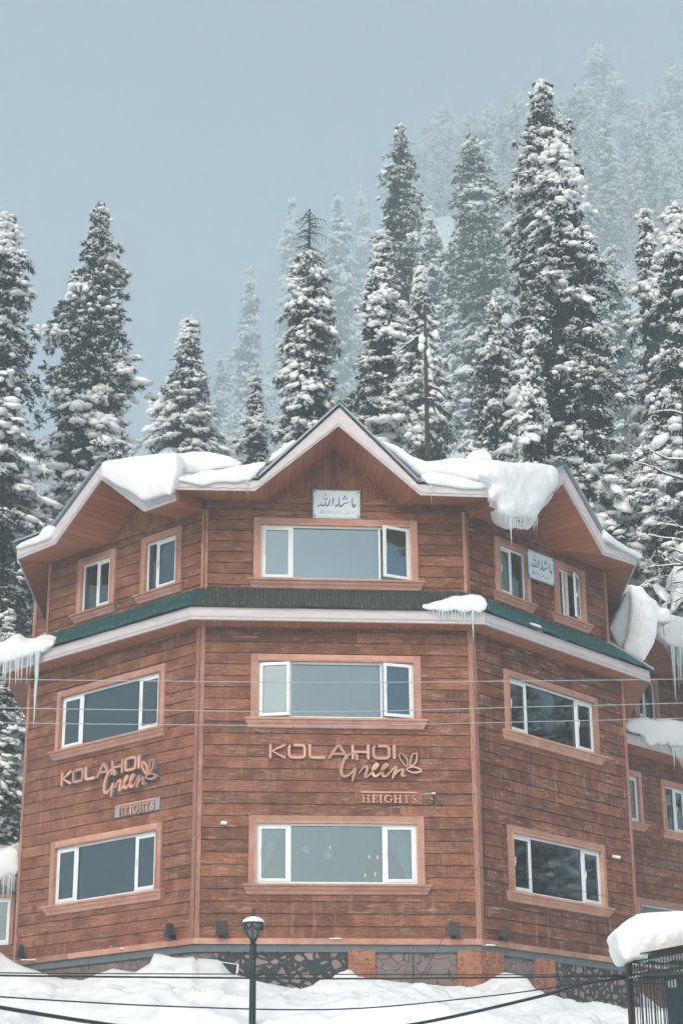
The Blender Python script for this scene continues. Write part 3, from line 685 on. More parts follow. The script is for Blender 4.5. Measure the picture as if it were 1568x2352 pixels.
for M_, x0, x1, w0, w1 in ((FC, -SK_O*tl, WC+SK_O*tr_, .0, WC), (FL, -LL-.36, SK_O*tl, -LL, 0.), (FR, -SK_O*tr_, LR+.39, 0., LR)):
    mb = MB(); n = 3
    for i in range(n): mb.rnd = rng.random(); mb.box(x0+(x1-x0)*i/n+(.002 if i else 0), x0+(x1-x0)*(i+1)/n, -SK_O, -SK_O+.03, SK_ZB, SK_ZT)
    mb.box(x0, x1, -SK_O-.014, -SK_O-.001, SK_ZB+.008, SK_ZB+.05); mb.build('fascia', m_fascia, hotel, M_)
    mb = MB(); pts = [(x0+(x1-x0)*k/60, -SK_O-.022, SK_ZB+.058+.006*math.sin(k*1.7)) for k in range(61)]; mb.tube(pts, .0055, 5)
    for k in range(2, 60, 4): mb.box(pts[k][0]-.02, pts[k][0]+.02, -SK_O-.032, -SK_O-.016, pts[k][2]-.006, pts[k][2]+.008)
    mb.build('light_cable', m_galv, hotel, M_)
    mb = MB(); mb.slab([(x0, -SK_O+.03, SK_ZB), (x1, -SK_O+.03, SK_ZB), (w1, .0, ZT-.002), (w0, .0, ZT-.002)], (0, 0, .02)); mb.build('soffit', m_soffit, hotel, M_)
for M_, x, ang, wx, sgn in ((FR, LR+.39, aR_, LR, 1), (FL, -LL-.36, aL_, -LL, -1)):
    p, e, q, g, d = flank_eave(M_, x, SK_O, SK_ZB, SK_ZT, ang, wx, 0., ZT, 6.6, sgn)
    q3 = mv(M_, ((LR3 if sgn > 0 else -LL3), Y3, 0)); g3 = q3+d*6.4
    mb = MB(); out = V(sgn*.09, -.02, 0); n = 90
    for i in range(n):
        a, b = i/n, (i+1)/n; w = .012*(1 if i % 2 else -1)
        mb.poly([(p+out+(e-p)*a)[:2].tolist()+[SK_ZT+.02+w], (p+out+(e-p)*b)[:2].tolist()+[SK_ZT+.02-w], (q3+(g3-q3)*b)[:2].tolist()+[SK_ZW-w], (q3+(g3-q3)*a)[:2].tolist()+[SK_ZW+w]])
    mb.build('skirt_roof', m_teal, hotel)
    top = mv(M_, ((LR3 if sgn > 0 else -LL3), Y3, SK_ZW+.03)); low = mv(M_, (x+.07*sgn, -SK_O-.07, SK_ZT+.03))
    mb = MB(); mb.tube([top, low], .035, 6); mb.build('hip_cap', m_ridge, hotel)

# ------------------------------------------------------------------ trees
def ico(sub):
    bm = bmesh.new(); bmesh.ops.create_icosphere(bm, subdivisions=sub, radius=1.); v = np.array([list(p.co) for p in bm.verts]); f = np.array([[q.index for q in p.verts] for p in bm.faces]); bm.free(); return v, f
ICO1, ICO2, ICO3 = ico(1), ico(2), ico(3)
def blobs(pos, scl, rs, tmpl, jit=.18, rot=None):
    """many deformed spheres in one array. pos (n,3) scl (n,3)"""
    tv, tf = tmpl; n = len(pos); k = len(tv)
    d = 1+jit*(rs.rand(n, k, 1)-.5)*2; v = tv[None]*d*scl[:, None, :]
    if rot is not None: v = np.einsum('nij,nkj->nki', rot, v)
    v = v+pos[:, None, :]; f = tf[None]+(np.arange(n)*k)[:, None, None]
    return v.reshape(-1, 3), f.reshape(-1, 3)
OCT_V = np.array([(1,0,0),(-.9,0,0),(0,1,0),(0,-1,0),(0,0,1),(0,0,-.7)], float); OCT_F = np.array([(0,2,4),(2,1,4),(1,3,4),(3,0,4),(2,0,5),(1,2,5),(3,1,5),(0,3,5)])
def basis(d):
    """frames with x along d, z roughly up"""
    d = d/np.linalg.norm(d, axis=1, keepdims=True); up = np.tile(V(0,0,1.), (len(d), 1)); y = np.cross(up, d); y /= np.maximum(np.linalg.norm(y, axis=1, keepdims=True), 1e-6); z = np.cross(d, y)
    return np.stack([d, y, z], 2)
def make_tree(seed, Ht, Rb, col=.55, density=1., snow=1., gaps=.25, dead_top=0., taper=1., fine=1.):
    rs = np.random.RandomState(seed); ez = V(0,0,1.); LX = lambda z: .125*np.sin(z*.31+seed)*(Ht/18); LY = lambda z: .1*np.cos(z*.27+seed)*(Ht/18)
    def prof(t):
        t = np.clip(t, 0, 1); return Rb*np.minimum(1, ((1-t)*taper+.01)**col*1.06)*np.minimum(1, .30+.70*(1-t)/.10)
    n = int(30*Ht*Rb/1.6*density)
    t = rs.rand(n)**(.88)*(1-dead_top)*.995+.004; az = rs.rand(n)*2*np.pi; h = t*Ht
    cx, sx = np.cos(az), np.sin(az)
    lump = 1+1.15*fbm(cx*1.3+seed*3.3+sx*.9, h*.42+seed+sx*1.2, 3)+.5*fbm(cx*2.6+seed, h*1.1+sx*2.6, 2)+rs.uniform(-.10, .14, n)
    keep = (fbm(cx*1.2+seed, h*.5+9+seed+sx, 3) > -.30+gaps*.35)|(rs.rand(n) > gaps); t, az, lump, h = t[keep], az[keep], lump[keep], h[keep]; n = len(t)
    Rr = prof(t)*np.clip(lump, .40, 1.55); L = np.clip(Rr*.72, .22, 1.25)*rs.uniform(.75, 1.2, n); inner = np.maximum(Rr*rs.uniform(.75, 1.05, n)-L, .02)
    er = np.stack([np.cos(az), np.sin(az), 0*az], 1); et = np.stack([-np.sin(az), np.cos(az), 0*az], 1); droop = rs.uniform(.30, .95, n)
    base = er*inner[:, None]+ez*(h+L*.25)[:, None]; base[:, 0] += LX(h); base[:, 1] += LY(h)
    def bough(s, i): return base[i]+er[i]*(L[i]*s)[:, None]-ez*(L[i]*droop[i]*s**1.6)[:, None]
    K = 6; i = np.repeat(np.arange(n), K); s = rs.uniform(.18, 1.02, n*K); lat = rs.uniform(-1, 1, n*K)*(.10+.34*(1-np.abs(s-.55)))*L[i]
    tc = bough(s, i)+et[i]*lat[:, None]-ez*(np.abs(lat)*.35+rs.rand(n*K)*.10)[:, None]; od = er[i]+et[i]*(np.sign(lat)*rs.rand(n*K)*.7)[:, None]; ts = rs.uniform(.7, 1.25, n*K)*np.clip(L[i]/.7, .55, 1.2)
    N = len(tc)
    # tufts of needle sprays fanning out and hanging from each tuft
    m = int(10*fine); j = np.repeat(np.arange(N), m)
    d = od[j]*rs.uniform(.3, 1.1, N*m)[:, None]+rs.normal(size=(N*m, 3))*.62-ez*rs.uniform(.0, .75, N*m)[:, None]; d /= np.linalg.norm(d, axis=1, keepdims=True)
    ln = rs.uniform(.11, .25, N*m)*ts[j]; wd = rs.uniform(.016, .034, N*m)*(1.2 if fine > .8 else 1.9); p = tc[j]-ez*.02
    sd = np.cross(d, rs.normal(size=(N*m, 3))); sd /= np.linalg.norm(sd, axis=1, keepdims=True)
    q = np.stack([p, p+d*(ln*.55)[:, None]+sd*wd[:, None], p+d*ln[:, None]-ez*(ln*.15)[:, None], p+d*(ln*.5)[:, None]-sd*wd[:, None]], 1); cv = q.reshape(-1, 3); cf = np.arange(len(cv)).reshape(-1, 4)
    m2 = int(n*6); t2 = rs.rand(m2)*(1-dead_top)*.93; a2 = rs.rand(m2)*2*np.pi; r2 = prof(t2)*.55*rs.rand(m2)**.5
    p2 = np.stack([np.cos(a2)*r2+LX(t2*Ht), np.sin(a2)*r2+LY(t2*Ht), t2*Ht], 1); dd = rs.normal(size=(m2, 3)); dd[:, 2] -= .4; dd /= np.linalg.norm(dd, axis=1, keepdims=True)
    s2 = np.cross(dd, rs.normal(size=(m2, 3))); s2 /= np.linalg.norm(s2, axis=1, keepdims=True)
    k2 = np.clip(prof(t2)/(.6*Rb), .15, 1)[:, None]; q2 = np.stack([p2, p2+dd*.2*k2+s2*.12*k2, p2+dd*.42*k2, p2+dd*.2*k2-s2*.12*k2], 1).reshape(-1, 3)
    cf = np.concatenate([cf, np.arange(len(q2)).reshape(-1, 4)+len(cv)]); cv = np.concatenate([cv, q2])
    # a flattened pad of snow on most tufts, bigger where the snow has gathered
    gather = np.clip(.95+2.0*fbm(tc[:, 0]*.8+seed, tc[:, 2]*.6+tc[:, 1]*.8, 3), .30, 2.1)*snow; kp = rs.rand(N) < .62+.3*gather; c3 = tc[kp]+od[kp]*.05; g3 = gather[kp]; M3 = len(c3); sz = rs.uniform(.06, .145, M3)*g3**.6*ts[kp]
    dr = od[kp]-ez*rs.uniform(.1, 1.0, M3)[:, None]+rs.normal(size=(M3, 3))*.25
    v1, f1 = blobs(c3+ez*.035, np.stack([sz*1.55, sz*1.15, sz*.58], 1), rs, ICO1, .34, basis(dr))
    # snow fingers along single sprays
    m3 = int(8*fine); j = np.repeat(np.arange(N), m3); dd3 = od[j]*rs.uniform(.4, 1., N*m3)[:, None]+rs.normal(size=(N*m3, 3))*.45-ez*rs.uniform(0, .7, N*m3)[:, None]; dd3 /= np.linalg.norm(dd3, axis=1, keepdims=True)
    a = rs.uniform(.035, .095, N*m3)*(.6+.5*gather[j]); p = tc[j]+dd3*(rs.uniform(.04, .17, N*m3)*ts[j])[:, None]+ez*.022
    ov = OCT_V[None]*np.stack([a, a*.40, a*.30], 1)[:, None]*(1+.4*(rs.rand(N*m3, 6, 1)-.5)); ov = np.einsum('nij,nkj->nki', basis(dd3), ov)+p[:, None]; f3 = (OCT_F[None]+(np.arange(N*m3)*6)[:, None, None]).reshape(-1, 3)
    # large drooping pillows
    nb = int(Ht*1.5*snow); ci = rs.choice(np.where(np.arange(N) >= 0)[0], nb); kk = 24; ii = np.repeat(np.arange(nb), kk); sb0 = rs.uniform(.5, 1.25, nb)*np.clip(Rb/1.6, .8, 1.2)
    w = rs.normal(size=(nb*kk, 3))*np.array([.17, .17, .10])*sb0[ii][:, None]; w[:, 2] -= (w[:, 0]**2+w[:, 1]**2)*1.6/sb0[ii]
    pb = (tc[ci]-er[ci//K]*.06)[ii]+w+ez*.05; sb = rs.uniform(.05, .115, nb*kk)*sb0[ii]**.5; v4, f4 = blobs(pb, np.stack([sb, sb, sb*rs.uniform(.75, 1.15, nb*kk)], 1), rs, ICO1, .2)
    sv = np.concatenate([v1, ov.reshape(-1, 3), v4]); o1 = len(v1); o2 = o1+len(ov)*6; sf = np.concatenate([f1, f3+o1, f4+o2])
    if dead_top == 0 and rs.rand() < .75:
        kt = 16; zt_ = Ht-rs.rand(kt)*.75+.08; pt_ = np.stack([rs.normal(size=kt)*.05+LX(Ht), rs.normal(size=kt)*.05+LY(Ht), zt_], 1); rt = .06+.11*(Ht-zt_+.08)/.8
        v5, f5 = blobs(pt_, np.stack([rt, rt, rt*1.1], 1), rs, ICO1, .18); sf = np.concatenate([sf, f5+len(sv)]); sv = np.concatenate([sv, v5])
    tm = MB(); hs = np.linspace(-1.5, Ht*.985, 14); tm.tube([(float(LX(z)), float(LY(z)), z) for z in hs], [max(.03, .27*(Ht/18)*(1-max(z, 0)/Ht)**.8+.015) for z in hs], 8)
    for _ in range(46 if dead_top else 10):                      # bare twigs that stick out of the crown
        z = Ht*(1-(dead_top*1.5 if dead_top else .5)*rs.rand()); a_ = rs.rand()*6.28; l = rs.uniform(.25, .75) if dead_top and z > Ht*(1-dead_top) else float(prof(z/Ht))*1.15+.2
        x0, y0 = float(LX(z)), float(LY(z)); ca, sa = math.cos(a_), math.sin(a_)
        tm.tube([(x0, y0, z), (x0+ca*l*.5, y0+sa*l*.5, z-.05), (x0+ca*l, y0+sa*l, z-.35*l)], [.024, .016, .007], 4)
        for q in range(4): tm.tube([(x0+ca*l*(.3+q*.2), y0+sa*l*(.3+q*.2), z-.06-.05*q), (x0+math.cos(a_+.6)*l*(.4+q*.2), y0+math.sin(a_+.6)*l*(.4+q*.2), z-.15-.3*l)], [.011, .004], 3)
    to = tm.build('trunk', m_bark, link=False, smooth=True)
    return dict(H=Ht, R=Rb, trunk=to.data, crown=np_mesh('crown', cv, cf, m_needle), snow=np_mesh('snow_load', sv, sf, m_snowt, True))
TV = [make_tree(1, 18, 1.75, .52), make_tree(2, 18, 1.55, .44, gaps=.35), make_tree(3, 16, 2.0, .66), make_tree(4, 12, 1.9, .78), make_tree(5, 17, 1.5, .60, gaps=.55, density=.85),
      make_tree(6, 15, 1.5, .62, dead_top=.11, gaps=.4), make_tree(7, 20, 2.3, .55, density=.42, fine=.6, snow=1.2), make_tree(8, 20, 2.6, .75, density=.38, fine=.6, snow=1.3)]
def place_tree(px, py, dist, width, var, label, rot=0., group=None, name='fir_tree', base=None):
    """crown top at the measured photo point, the photo width gives the crown's real width"""
    top = at_dist(px, py, dist); g = gz(top[0], top[1]) if base is None else base; h = top[2]-g; v = TV[var]; rw = width/FPX*dist/2*(1.12 if dist < 100 else 1.)
    t = empty(name, label, 'tree', group, (top[0], top[1], g)); sx = rw/v['R']; t.scale = (sx, sx, h/v['H']); t.rotation_euler = (0, 0, rot)
    for k, d in (('trunk', v['trunk']), ('crown', v['crown']), ('snow_load', v['snow'])):
        o = bpy.data.objects.new(k, d); COL.objects.link(o); o.parent = t
    return t
g_tr = 'snow covered firs close behind the hotel'; g_far = 'firs fading into the fog on the slope'
for a in [
    (10, 488, 54, 285, 0, 'tall broad fir cut by the left edge of the picture beside the hotel', .3, g_tr),
    (232, 468, 60, 270, 2, 'pointed fir with a snowy tip standing over the left gable', 1.2, g_tr),
    (443, 728, 70, 225, 3, 'short broad conical fir behind the snow of the left roof', 2.2, g_tr),
    (588, 868, 62, 130, 4, 'small slim fir just left of the fir with the broken bare top', .4, g_tr),
    (712, 470, 62, 175, 5, 'fir with a bare broken leaning top left of the central gable', 4.1, g_tr),
    (870, 533, 60, 195, 4, 'dark ragged fir rising right behind the central gable', 3.0, g_tr),
    (912, 288, 100, 150, 1, 'tall thin hazy fir behind the ragged fir right of the central gable', 5.2, g_tr),
    (965, 604, 72, 165, 3, 'medium fir behind the bare dead trunk', 1.1, g_tr),
    (1087, 312, 130, 180, 1, 'hazy columnar fir with a round snow cap between two taller firs', 2.9, g_tr),
    (1243, 178, 64, 235, 1, 'tallest fir of all with a lumpy crown reaching highest in the sky', .9, g_tr),
    (1276, 318, 56, 300, 0, 'big dark fir with a domed snow cap in front of the tallest fir', 3.9, g_tr),
    (1128, 690, 58, 200, 2, 'snow laden fir low behind the roof left of the biggest dark fir', 5.0, g_tr),
    (1212, 752, 52, 140, 4, 'slim low fir in front of the biggest dark fir', 2.0, g_tr),
    (1330, 900, 53, 150, 3, 'low dark fir just above the right gable', 5.6, g_tr),
    (1480, 484, 62, 165, 4, 'pointed fir left of the twin fir near the right edge', .2, g_tr),
    (1540, 470, 54, 270, 0, 'large white dusted fir at the right edge of the picture', 5.5, g_tr),
    (1580, 760, 58, 260, 2, 'broad fir cut by the right edge below the large white dusted fir', 4.2, g_tr),
    (-8, 1150, 52, 215, 3, 'low dense fir at the left edge beside the upper storey', 1.9, g_tr),
    (-34, 1190, 47, 190, 3, 'dark fir at the very left edge beside the long icicles', 2.9, g_tr),
    (22, 1400, 46, 125, 4, 'slim low fir at the left edge beside the middle left window', 3.9, g_tr),
    (992, 470, 150, 170, 7, 'misty fir low in the gap between the thin hazy fir and the columnar fir', 1.7, g_far),
    (1040, 560, 130, 150, 6, 'narrow misty fir just left of the columnar fir', 2.7, g_far),
    (1405, 560, 150, 150, 6, 'misty narrow fir in the gap beside the pale tall fir', .7, g_far),
    (575, 612, 345, 150, 7, 'faint fir left of the fir with the broken top', 1., g_far),
    (674, 445, 454, 140, 6, 'faint narrow fir just behind the broken top', 2., g_far),
    (775, 445, 382, 150, 6, 'faint columnar fir between the broken top and the ragged fir', 3., g_far),
    (1318, 198, 390, 190, 6, 'pale tall fir with a visible stem base right of the big dark fir', 4., g_far),
    (150, 905, 327, 130, 7, 'faint low fir in the gap near the left edge', .5, g_far),
    (508, 800, 364, 110, 7, 'faint fir peeping out right of the short conical fir', 1.5, g_far),
    (1375, 95, 545, 230, 7, 'ghostly fir high at upper right behind the pale tall fir', 2.5, g_far),
    (1545, 150, 545, 210, 6, 'ghostly fir at the upper right edge of the picture', 3.5, g_far),
    (1470, 300, 545, 190, 7, 'ghostly fir between the pale tall fir and the right edge', 4.5, g_far),
    (1015, 240, 545, 190, 7, 'barely visible fir above and right of the tall thin hazy fir', 5.5, g_far),
    (830, 420, 545, 130, 7, 'barely visible fir left of the tall thin hazy fir', 1.2, g_far),
    (1160, 300, 545, 170, 6, 'barely visible fir between the columnar fir and the tallest fir', 2.2, g_far),
    (985, 430, 545, 130, 7, 'misty fir filling the gap right of the tall thin hazy fir', 3.2, g_far),
    (1420, 420, 527, 170, 6, 'misty fir right of the pale tall fir', .2, g_far),
]: place_tree(*a)
# firs on the slopes beside the hotel, seen mostly as reflections in the side windows
side_i = 0
for (x, y, hh, v) in ((-24, 1, 8.5, 2), (-28, -3, 9, 3), (-31, 0, 10, 0), (-35, -3, 10, 2), (-39, 2, 11.5, 0), (-33, -7, 9, 3), (27, 5, 15, 2), (30, 0, 16, 3), (33, 8, 19, 0), (37, 3, 20, 2), (41, -3, 19, 0), (34, -8, 15, 3)):
    g = gz(x, y); t = empty('fir_tree', 'fir standing out on the open slope beyond the %s flank of the hotel' % ('left' if x < 0 else 'right'), 'tree', 'firs on the slope beyond the %s flank' % ('left' if x < 0 else 'right'), (x, y, g)); sc = hh/TV[v]['H']; t.scale = (sc*1.25, sc*1.25, sc); t.rotation_euler = (0, 0, x)
    for k, d in (('trunk', TV[v]['trunk']), ('crown', TV[v]['crown']), ('snow_load', TV[v]['snow'])):
        o = bpy.data.objects.new(k, d); COL.objects.link(o); o.parent = t
rf = random.Random(21); nfar = 0
while nfar < 110:
    d = rf.uniform(300, 545); px = rf.uniform(930, 1640); x = CAM[0]+float(ray(px, 1176)[0])*d; y = CAM[1]+float(ray(px, 1176)[1])*d
    if px < 1100 and d < 400 or y > 570: continue
    g = gz(x, y); hgt = rf.uniform(16, 34)*(.8+d/900); lim = np.interp(px, [930, 1050, 1400], [350, 280, 130]); rr_ = ray(px, lim); zl = CAM[2]+rr_[2]/np.hypot(rr_[0], rr_[1])*np.hypot(x-CAM[0], y-CAM[1]); hgt = min(hgt, zl-g)
    if hgt < 9: continue
    v = TV[rf.choice((6, 7))]; sc = hgt/v['H']; nfar += 1
    t = empty('fir_tree', 'indistinct grey fir in the foggy forest high on the slope', 'tree', 'indistinct firs in the foggy forest on the slope', (x, y, g)); t.scale = (sc*.95, sc*.95, sc); t.rotation_euler = (0, 0, rf.uniform(0, 6.28))
    for k, dd_ in (('trunk', v['trunk']), ('crown', v['crown']), ('snow_load', v['snow'])):
        o = bpy.data.objects.new(k, dd_); COL.objects.link(o); o.parent = t
#SECTION3
# ------------------------------------------------------------------ snow masses
def p_in(poly, x, y):
    c = np.zeros(len(x), bool); n = len(poly)
    for i in range(n):
        (x1, y1), (x2, y2) = poly[i], poly[(i+1) % n]; k = ((y1 > y) != (y2 > y)); t = (x2-x1)*(y-y1)/((y2-y1) if y2 != y1 else 1e-9)+x1; c ^= (k & (x < t))
    return c
def p_dist(poly, x, y):
    d = np.full(len(x), 1e9); n = len(poly)
    for i in range(n):
        a, b = np.array(poly[i]), np.array(poly[(i+1) % n]); ab = b-a; L = ab@ab+1e-12
        t = np.clip(((x-a[0])*ab[0]+(y-a[1])*ab[1])/L, 0, 1); d = np.minimum(d, np.hypot(x-a[0]-t*ab[0], y-a[1]-t*ab[1]))
    return d
def finish(name, verts, faces, mat, voxel, smooth, disp, label, group=None, cat='snow', parent=None, texs=.35):
    me = np_mesh(name, verts, faces, mat, True); o = bpy.data.objects.new(name, me); COL.objects.link(o)
    r = o.modifiers.new('r', 'REMESH'); r.mode = 'VOXEL'; r.voxel_size = voxel; r.use_smooth_shade = True
    s = o.modifiers.new('s', 'SMOOTH'); s.iterations = smooth; s.factor = .5
    if disp:
        tx = bpy.data.textures.new('lumps', 'CLOUDS'); tx.noise_scale = texs; tx.noise_depth = 3; dm = o.modifiers.new('d', 'DISPLACE'); dm.texture = tx; dm.strength = disp; dm.mid_level = .5
    dg = bpy.context.evaluated_depsgraph_get(); m2 = bpy.data.meshes.new_from_object(o.evaluated_get(dg)); o.modifiers.clear(); o.data = m2
    m2.materials.clear(); m2.materials.append(mat); m2.polygons.foreach_set('use_smooth', [True]*len(m2.polygons))
    if parent is not None: o.parent = parent
    else: tag(o, label, cat, group)
    return o
def mass(name, parts, label, group='snow lying on the hotel roofs', voxel=.035, smooth=9, disp=.045, rmax=.26, mat=None, seed=1, cat='roof snow', parent=None, texs=.35):
    """parts: (outline in photo points, wall frame, front plane y, depth, rise per metre)"""
    rs = np.random.RandomState(seed); P, Rr = [], []
    for (out, M_, y0, depth, rise) in parts:
        poly = [on_face(M_, px, py, y0) for px, py in out]; xs = [p[0] for p in poly]; zs = [p[1] for p in poly]
        n = 5000; x = rs.uniform(min(xs), max(xs), n); z = rs.uniform(min(zs), max(zs), n); k = p_in(poly, x, z); x, z = x[k], z[k]; d = p_dist(poly, x, z)
        r = np.minimum(d+.008, rmax); k = r > voxel*.8; x, z, r = x[k], z[k], r[k]; acc = []
        for i in np.argsort(-r):
            if len(acc):
                A = np.array(acc); q = np.hypot(A[:, 0]-x[i], A[:, 1]-z[i])
                if np.any(q < np.maximum(A[:, 2], r[i])*.42): continue
            acc.append((x[i], z[i], r[i]))
            if len(acc) > 420: break
        for (a, b, c) in acc:
            y = y0+c*.6
            while True:
                q0 = mv(M_, (a+rs.normal()*.01, y0+c*.6, b+(y-y0)*rise)); P.append(q0+V(.085, .996, 0)*(y-y0-c*.6)); Rr.append(c*(1 if y < y0+depth-c else .85))
                if y >= y0+depth-c: break
                y += max(c*.8, voxel*2)
    P, Rr = np.array(P), np.array(Rr); v, f = blobs(P, np.stack([Rr]*3, 1), rs, ICO2, .03)
    return finish(name, v, f, mat or m_snow, voxel, smooth, disp, label, group, cat, parent, texs)
C1 = lambda l: [(x*.5, 890+y*.5) for x, y in l]           # measured in enlarged crops of the photograph
C2 = lambda l: [(783.8+x*.5, 890+y*.5) for x, y in l]
C3 = lambda l: [(x*.5, 1378+y*.5) for x, y in l]
C8 = lambda l: [(1349.4+.2196*x, 918.7+.2196*y) for x, y in l]
CK = lambda l: [(1320.7+.3173*x, 1148.4+.3173*y) for x, y in l]
CG = lambda l: [(1378+.1212*x, 2067+.1212*y) for x, y in l]
mass('roof_snow', [(C1([(465,345),(500,335),(600,320),(780,305),(805,310),(800,412),(790,430),(778,500),(745,492),(700,505),(660,520),(640,512),(600,480),(540,455),(500,428),(465,415)]), FL, -1.30, .7, .40), (C1([(465,345),(500,335),(600,320),(780,305),(800,330),(790,375),(700,400),(600,410),(520,400),(470,390)]), FL, -.7, 1.3, .1),
    (C1([(700,310),(780,305),(900,292),(960,296),(1050,315),(1115,345),(1100,360),(1020,368),(930,388),(830,408),(740,440)]), FC, -.55, 1.4, .12)], 'thick rounded snow slab sliding off the right slope of the left gable', seed=2)
mass('roof_snow', [(C1([(803,428),(830,408),(1000,385),(1130,362),(1228,345),(1190,382),(1150,425),(1120,428),(1080,438),(1040,433),(980,438),(940,452),(900,443),(850,432)]), FC, -1.17, .7, .45)], 'thin snow ledge on the eave left of the central gable', rmax=.16, voxel=.025, disp=.04)
mass('roof_snow', [(C1([(1228,342),(1262,300),(1310,262),(1352,238),(1362,246),(1330,275),(1290,310),(1250,340)]), FC, -.6, .6, .2)], 'small wedge of snow against the left rake of the central gable', rmax=.16, voxel=.025, disp=.03)
mass('roof_snow', [(C2([(165,237),(200,240),(260,268),(330,318),(390,338),(500,325),(640,325),(760,340),(800,345),(760,430),(700,448),(620,428),(520,402),(430,388),(395,400),(362,402),(300,352),(220,284)]), FC, -.75, 1.6, .15),
    (C2([(700,345),(850,345),(940,348),(980,360),(1003,400),(1000,440),(960,490),(925,535),(905,580),(880,602),(830,592),(780,602),(745,572),(735,530),(718,500),(692,520),(688,490),(700,450),(640,400)]), FR, -1.12, 1.0, .1)], 'huge snow slab from the central gable to the right gable, hanging over the eave', seed=5, disp=.06)
mass('roof_snow', [(C2([(365,402),(400,398),(440,390),(520,408),(620,432),(690,446),(640,466),(600,466),(540,462),(450,447),(390,440)]), FC, -1.17, .6, .4)], 'thin snow ledge on the eave right of the central gable', rmax=.14, voxel=.025, disp=.04)
mass('roof_snow', [(C2([(572,345),(575,315),(600,290),(640,281),(680,294),(693,322),(694,350)]), FC, 1.2, .8, 0.)], 'round dome of snow on top of the right hand roof slab', rmax=.5, disp=.02)
mass('roof_snow', [(C1([(64,738),(95,715),(130,700),(178,680),(200,645),(225,630),(245,640),(240,660),(228,690),(180,712),(120,728),(90,742)]), FL, -1.16, .5, .35)], 'small snow strip on the far left end of the upper eave', rmax=.12, voxel=.022, disp=.03)
mass('roof_snow', [(C2([(1203,648),(1225,668),(1260,700),(1320,738),(1388,768),(1376,788),(1320,758),(1300,750),(1240,718),(1215,702)]), FR, -1.08, .5, .35)], 'thin snow strip on the far right end of the upper eave', rmax=.12, voxel=.022, disp=.02)
mass('roof_snow', [(C3([(-90,260),(-60,215),(0,215),(40,182),(70,178),(100,198),(140,200),(180,185),(215,185),(242,196),(235,215),(215,225),(190,245),(150,250),(120,262),(60,280),(0,298),(-90,330)]), FL, -.56, .5, .5)], 'snow heap on the left end of the green skirt roof with long icicles below', rmax=.2, voxel=.028, disp=.06)
mass('roof_snow', [(C2([(362,1012),(400,1002),(440,998),(480,985),(520,970),(560,972),(600,960),(650,968),(665,995),(655,1025),(630,1038),(600,1030),(560,1035),(520,1022),(470,1032),(430,1022),(400,1024)]), FC, -.55, .3, .5)], 'snow patch on the skirt roof edge at the right corner of the front', rmax=.12, voxel=.022, disp=.05)
mass('roof_snow', [(C2([(864,1082),(890,1085),(915,1095),(924,1115),(918,1128),(900,1110),(880,1100)]), FR, -.42, .12, .3)], 'small snow clod on the green skirt roof right of the front', rmax=.05, voxel=.015, disp=.02)
FK = frame(at_dist(1460, 1430, 40.5)[:2], .25)
m_greysnow = snow_mat('grey blue snow', (.62,.70,.75), .5)  # greyer, bluer snow colour for the inner face of the cornice
mass('roof_snow', [(CK([(412,600),(470,648),(540,700),(592,770),(600,860),(592,920),(575,1020),(540,1110),(500,1172),(430,1135),(345,1085),(380,1000),(400,900),(410,800),(408,700)]), FK, -.3, 1.6, .3)], 'tall curved snow cornice hanging from the right flank of the upper roof', seed=7, disp=.06, rmax=.3, group='snow on the right hand wing')
mass('roof_snow', [(CK([(250,935),(275,880),(330,770),(385,660),(415,605),(425,700),(420,860),(400,960),(360,1090),(320,1065)]), FK, -.1, 1.2, .2)], 'grey blue inner face of the snow cornice beside the right flank', mat=m_greysnow, rmax=.12, voxel=.03, disp=.05, group='snow on the right hand wing')

# ------------------------------------------------------------------ icicles
def icicle(M_, px, py, length_px, y, rad, label, group, seed):
    rs = random.Random(seed); x, z = on_face(M_, px, py, y); L = length_px/FPX*36
    mb = MB(); n = 8; pts = []; rr = []
    for i in range(n+1):
        t = i/n; pts.append((x+rs.uniform(-.004, .004)-.01*t*L, y+rs.uniform(-.003, .003), z+.03-L*t)); rr.append(max(.0015, rad*(1-t)**.8*(1+.18*math.sin(i*2.6+seed))))
    mb.tube(pts, rr, 6); o = mb.build('icicle', m_ice, None, None, True)
    me = o.data; me.transform(M_); return tag(o, label, 'icicle', group)
ir = random.Random(3); ic = 0
def fringe(M_, pts, y, lo, hi, n, label, group, rad=.016):
    global ic
    for k in range(n):
        t = (k+ir.uniform(.2, .8))/n; xs = [p[0] for p in pts]; px = xs[0]+(xs[-1]-xs[0])*t; py = float(np.interp(px, xs, [p[1] for p in pts])); l = lo+(hi-lo)*ir.random()**1.8
        icicle(M_, px, py, l, y, rad*ir.uniform(.6, 1.2)*(.6+l/60), label, group, ic); ic += 1
fringe(FL, [(-30, 1528), (0, 1522), (60, 1503), (95, 1497)], -.57, 14, 85, 30, 'thin icicle in the fringe under the snow heap at the left skirt eave', 'icicles under the left skirt eave')
icicle(FL, 87, 1500, 180, -.6, .055, 'longest thick icicle hanging at the left corner of the skirt eave', None, 901)
fringe(FC, [(982, 1400), (1020, 1404), (1108, 1405)], -.55, 12, 55, 17, 'thin icicle under the snow patch at the right corner of the front skirt eave', 'icicles under the front skirt eave')
icicle(FC, 1085, 1404, 78, -.56, .024, 'longest icicle under the snow patch at the right corner of the front', None, 902)
fringe(FR, [(1160, 1184), (1200, 1190), (1234, 1182)], -1.1, 12, 44, 18, 'thin icicle under the huge snow slab in front of the right gable', 'icicles under the right gable snow slab')
icicle(FR, 1172, 1188, 72, -1.1, .022, 'longest icicle under the huge snow slab by the right gable', None, 903)
for a, l in ((566, 30), (570, 46), (563, 22)): icicle(FC, a, 1103, l, -1.15, .010, 'fine icicle on the upper eave left of the central gable', 'icicles on the upper eave left', a)
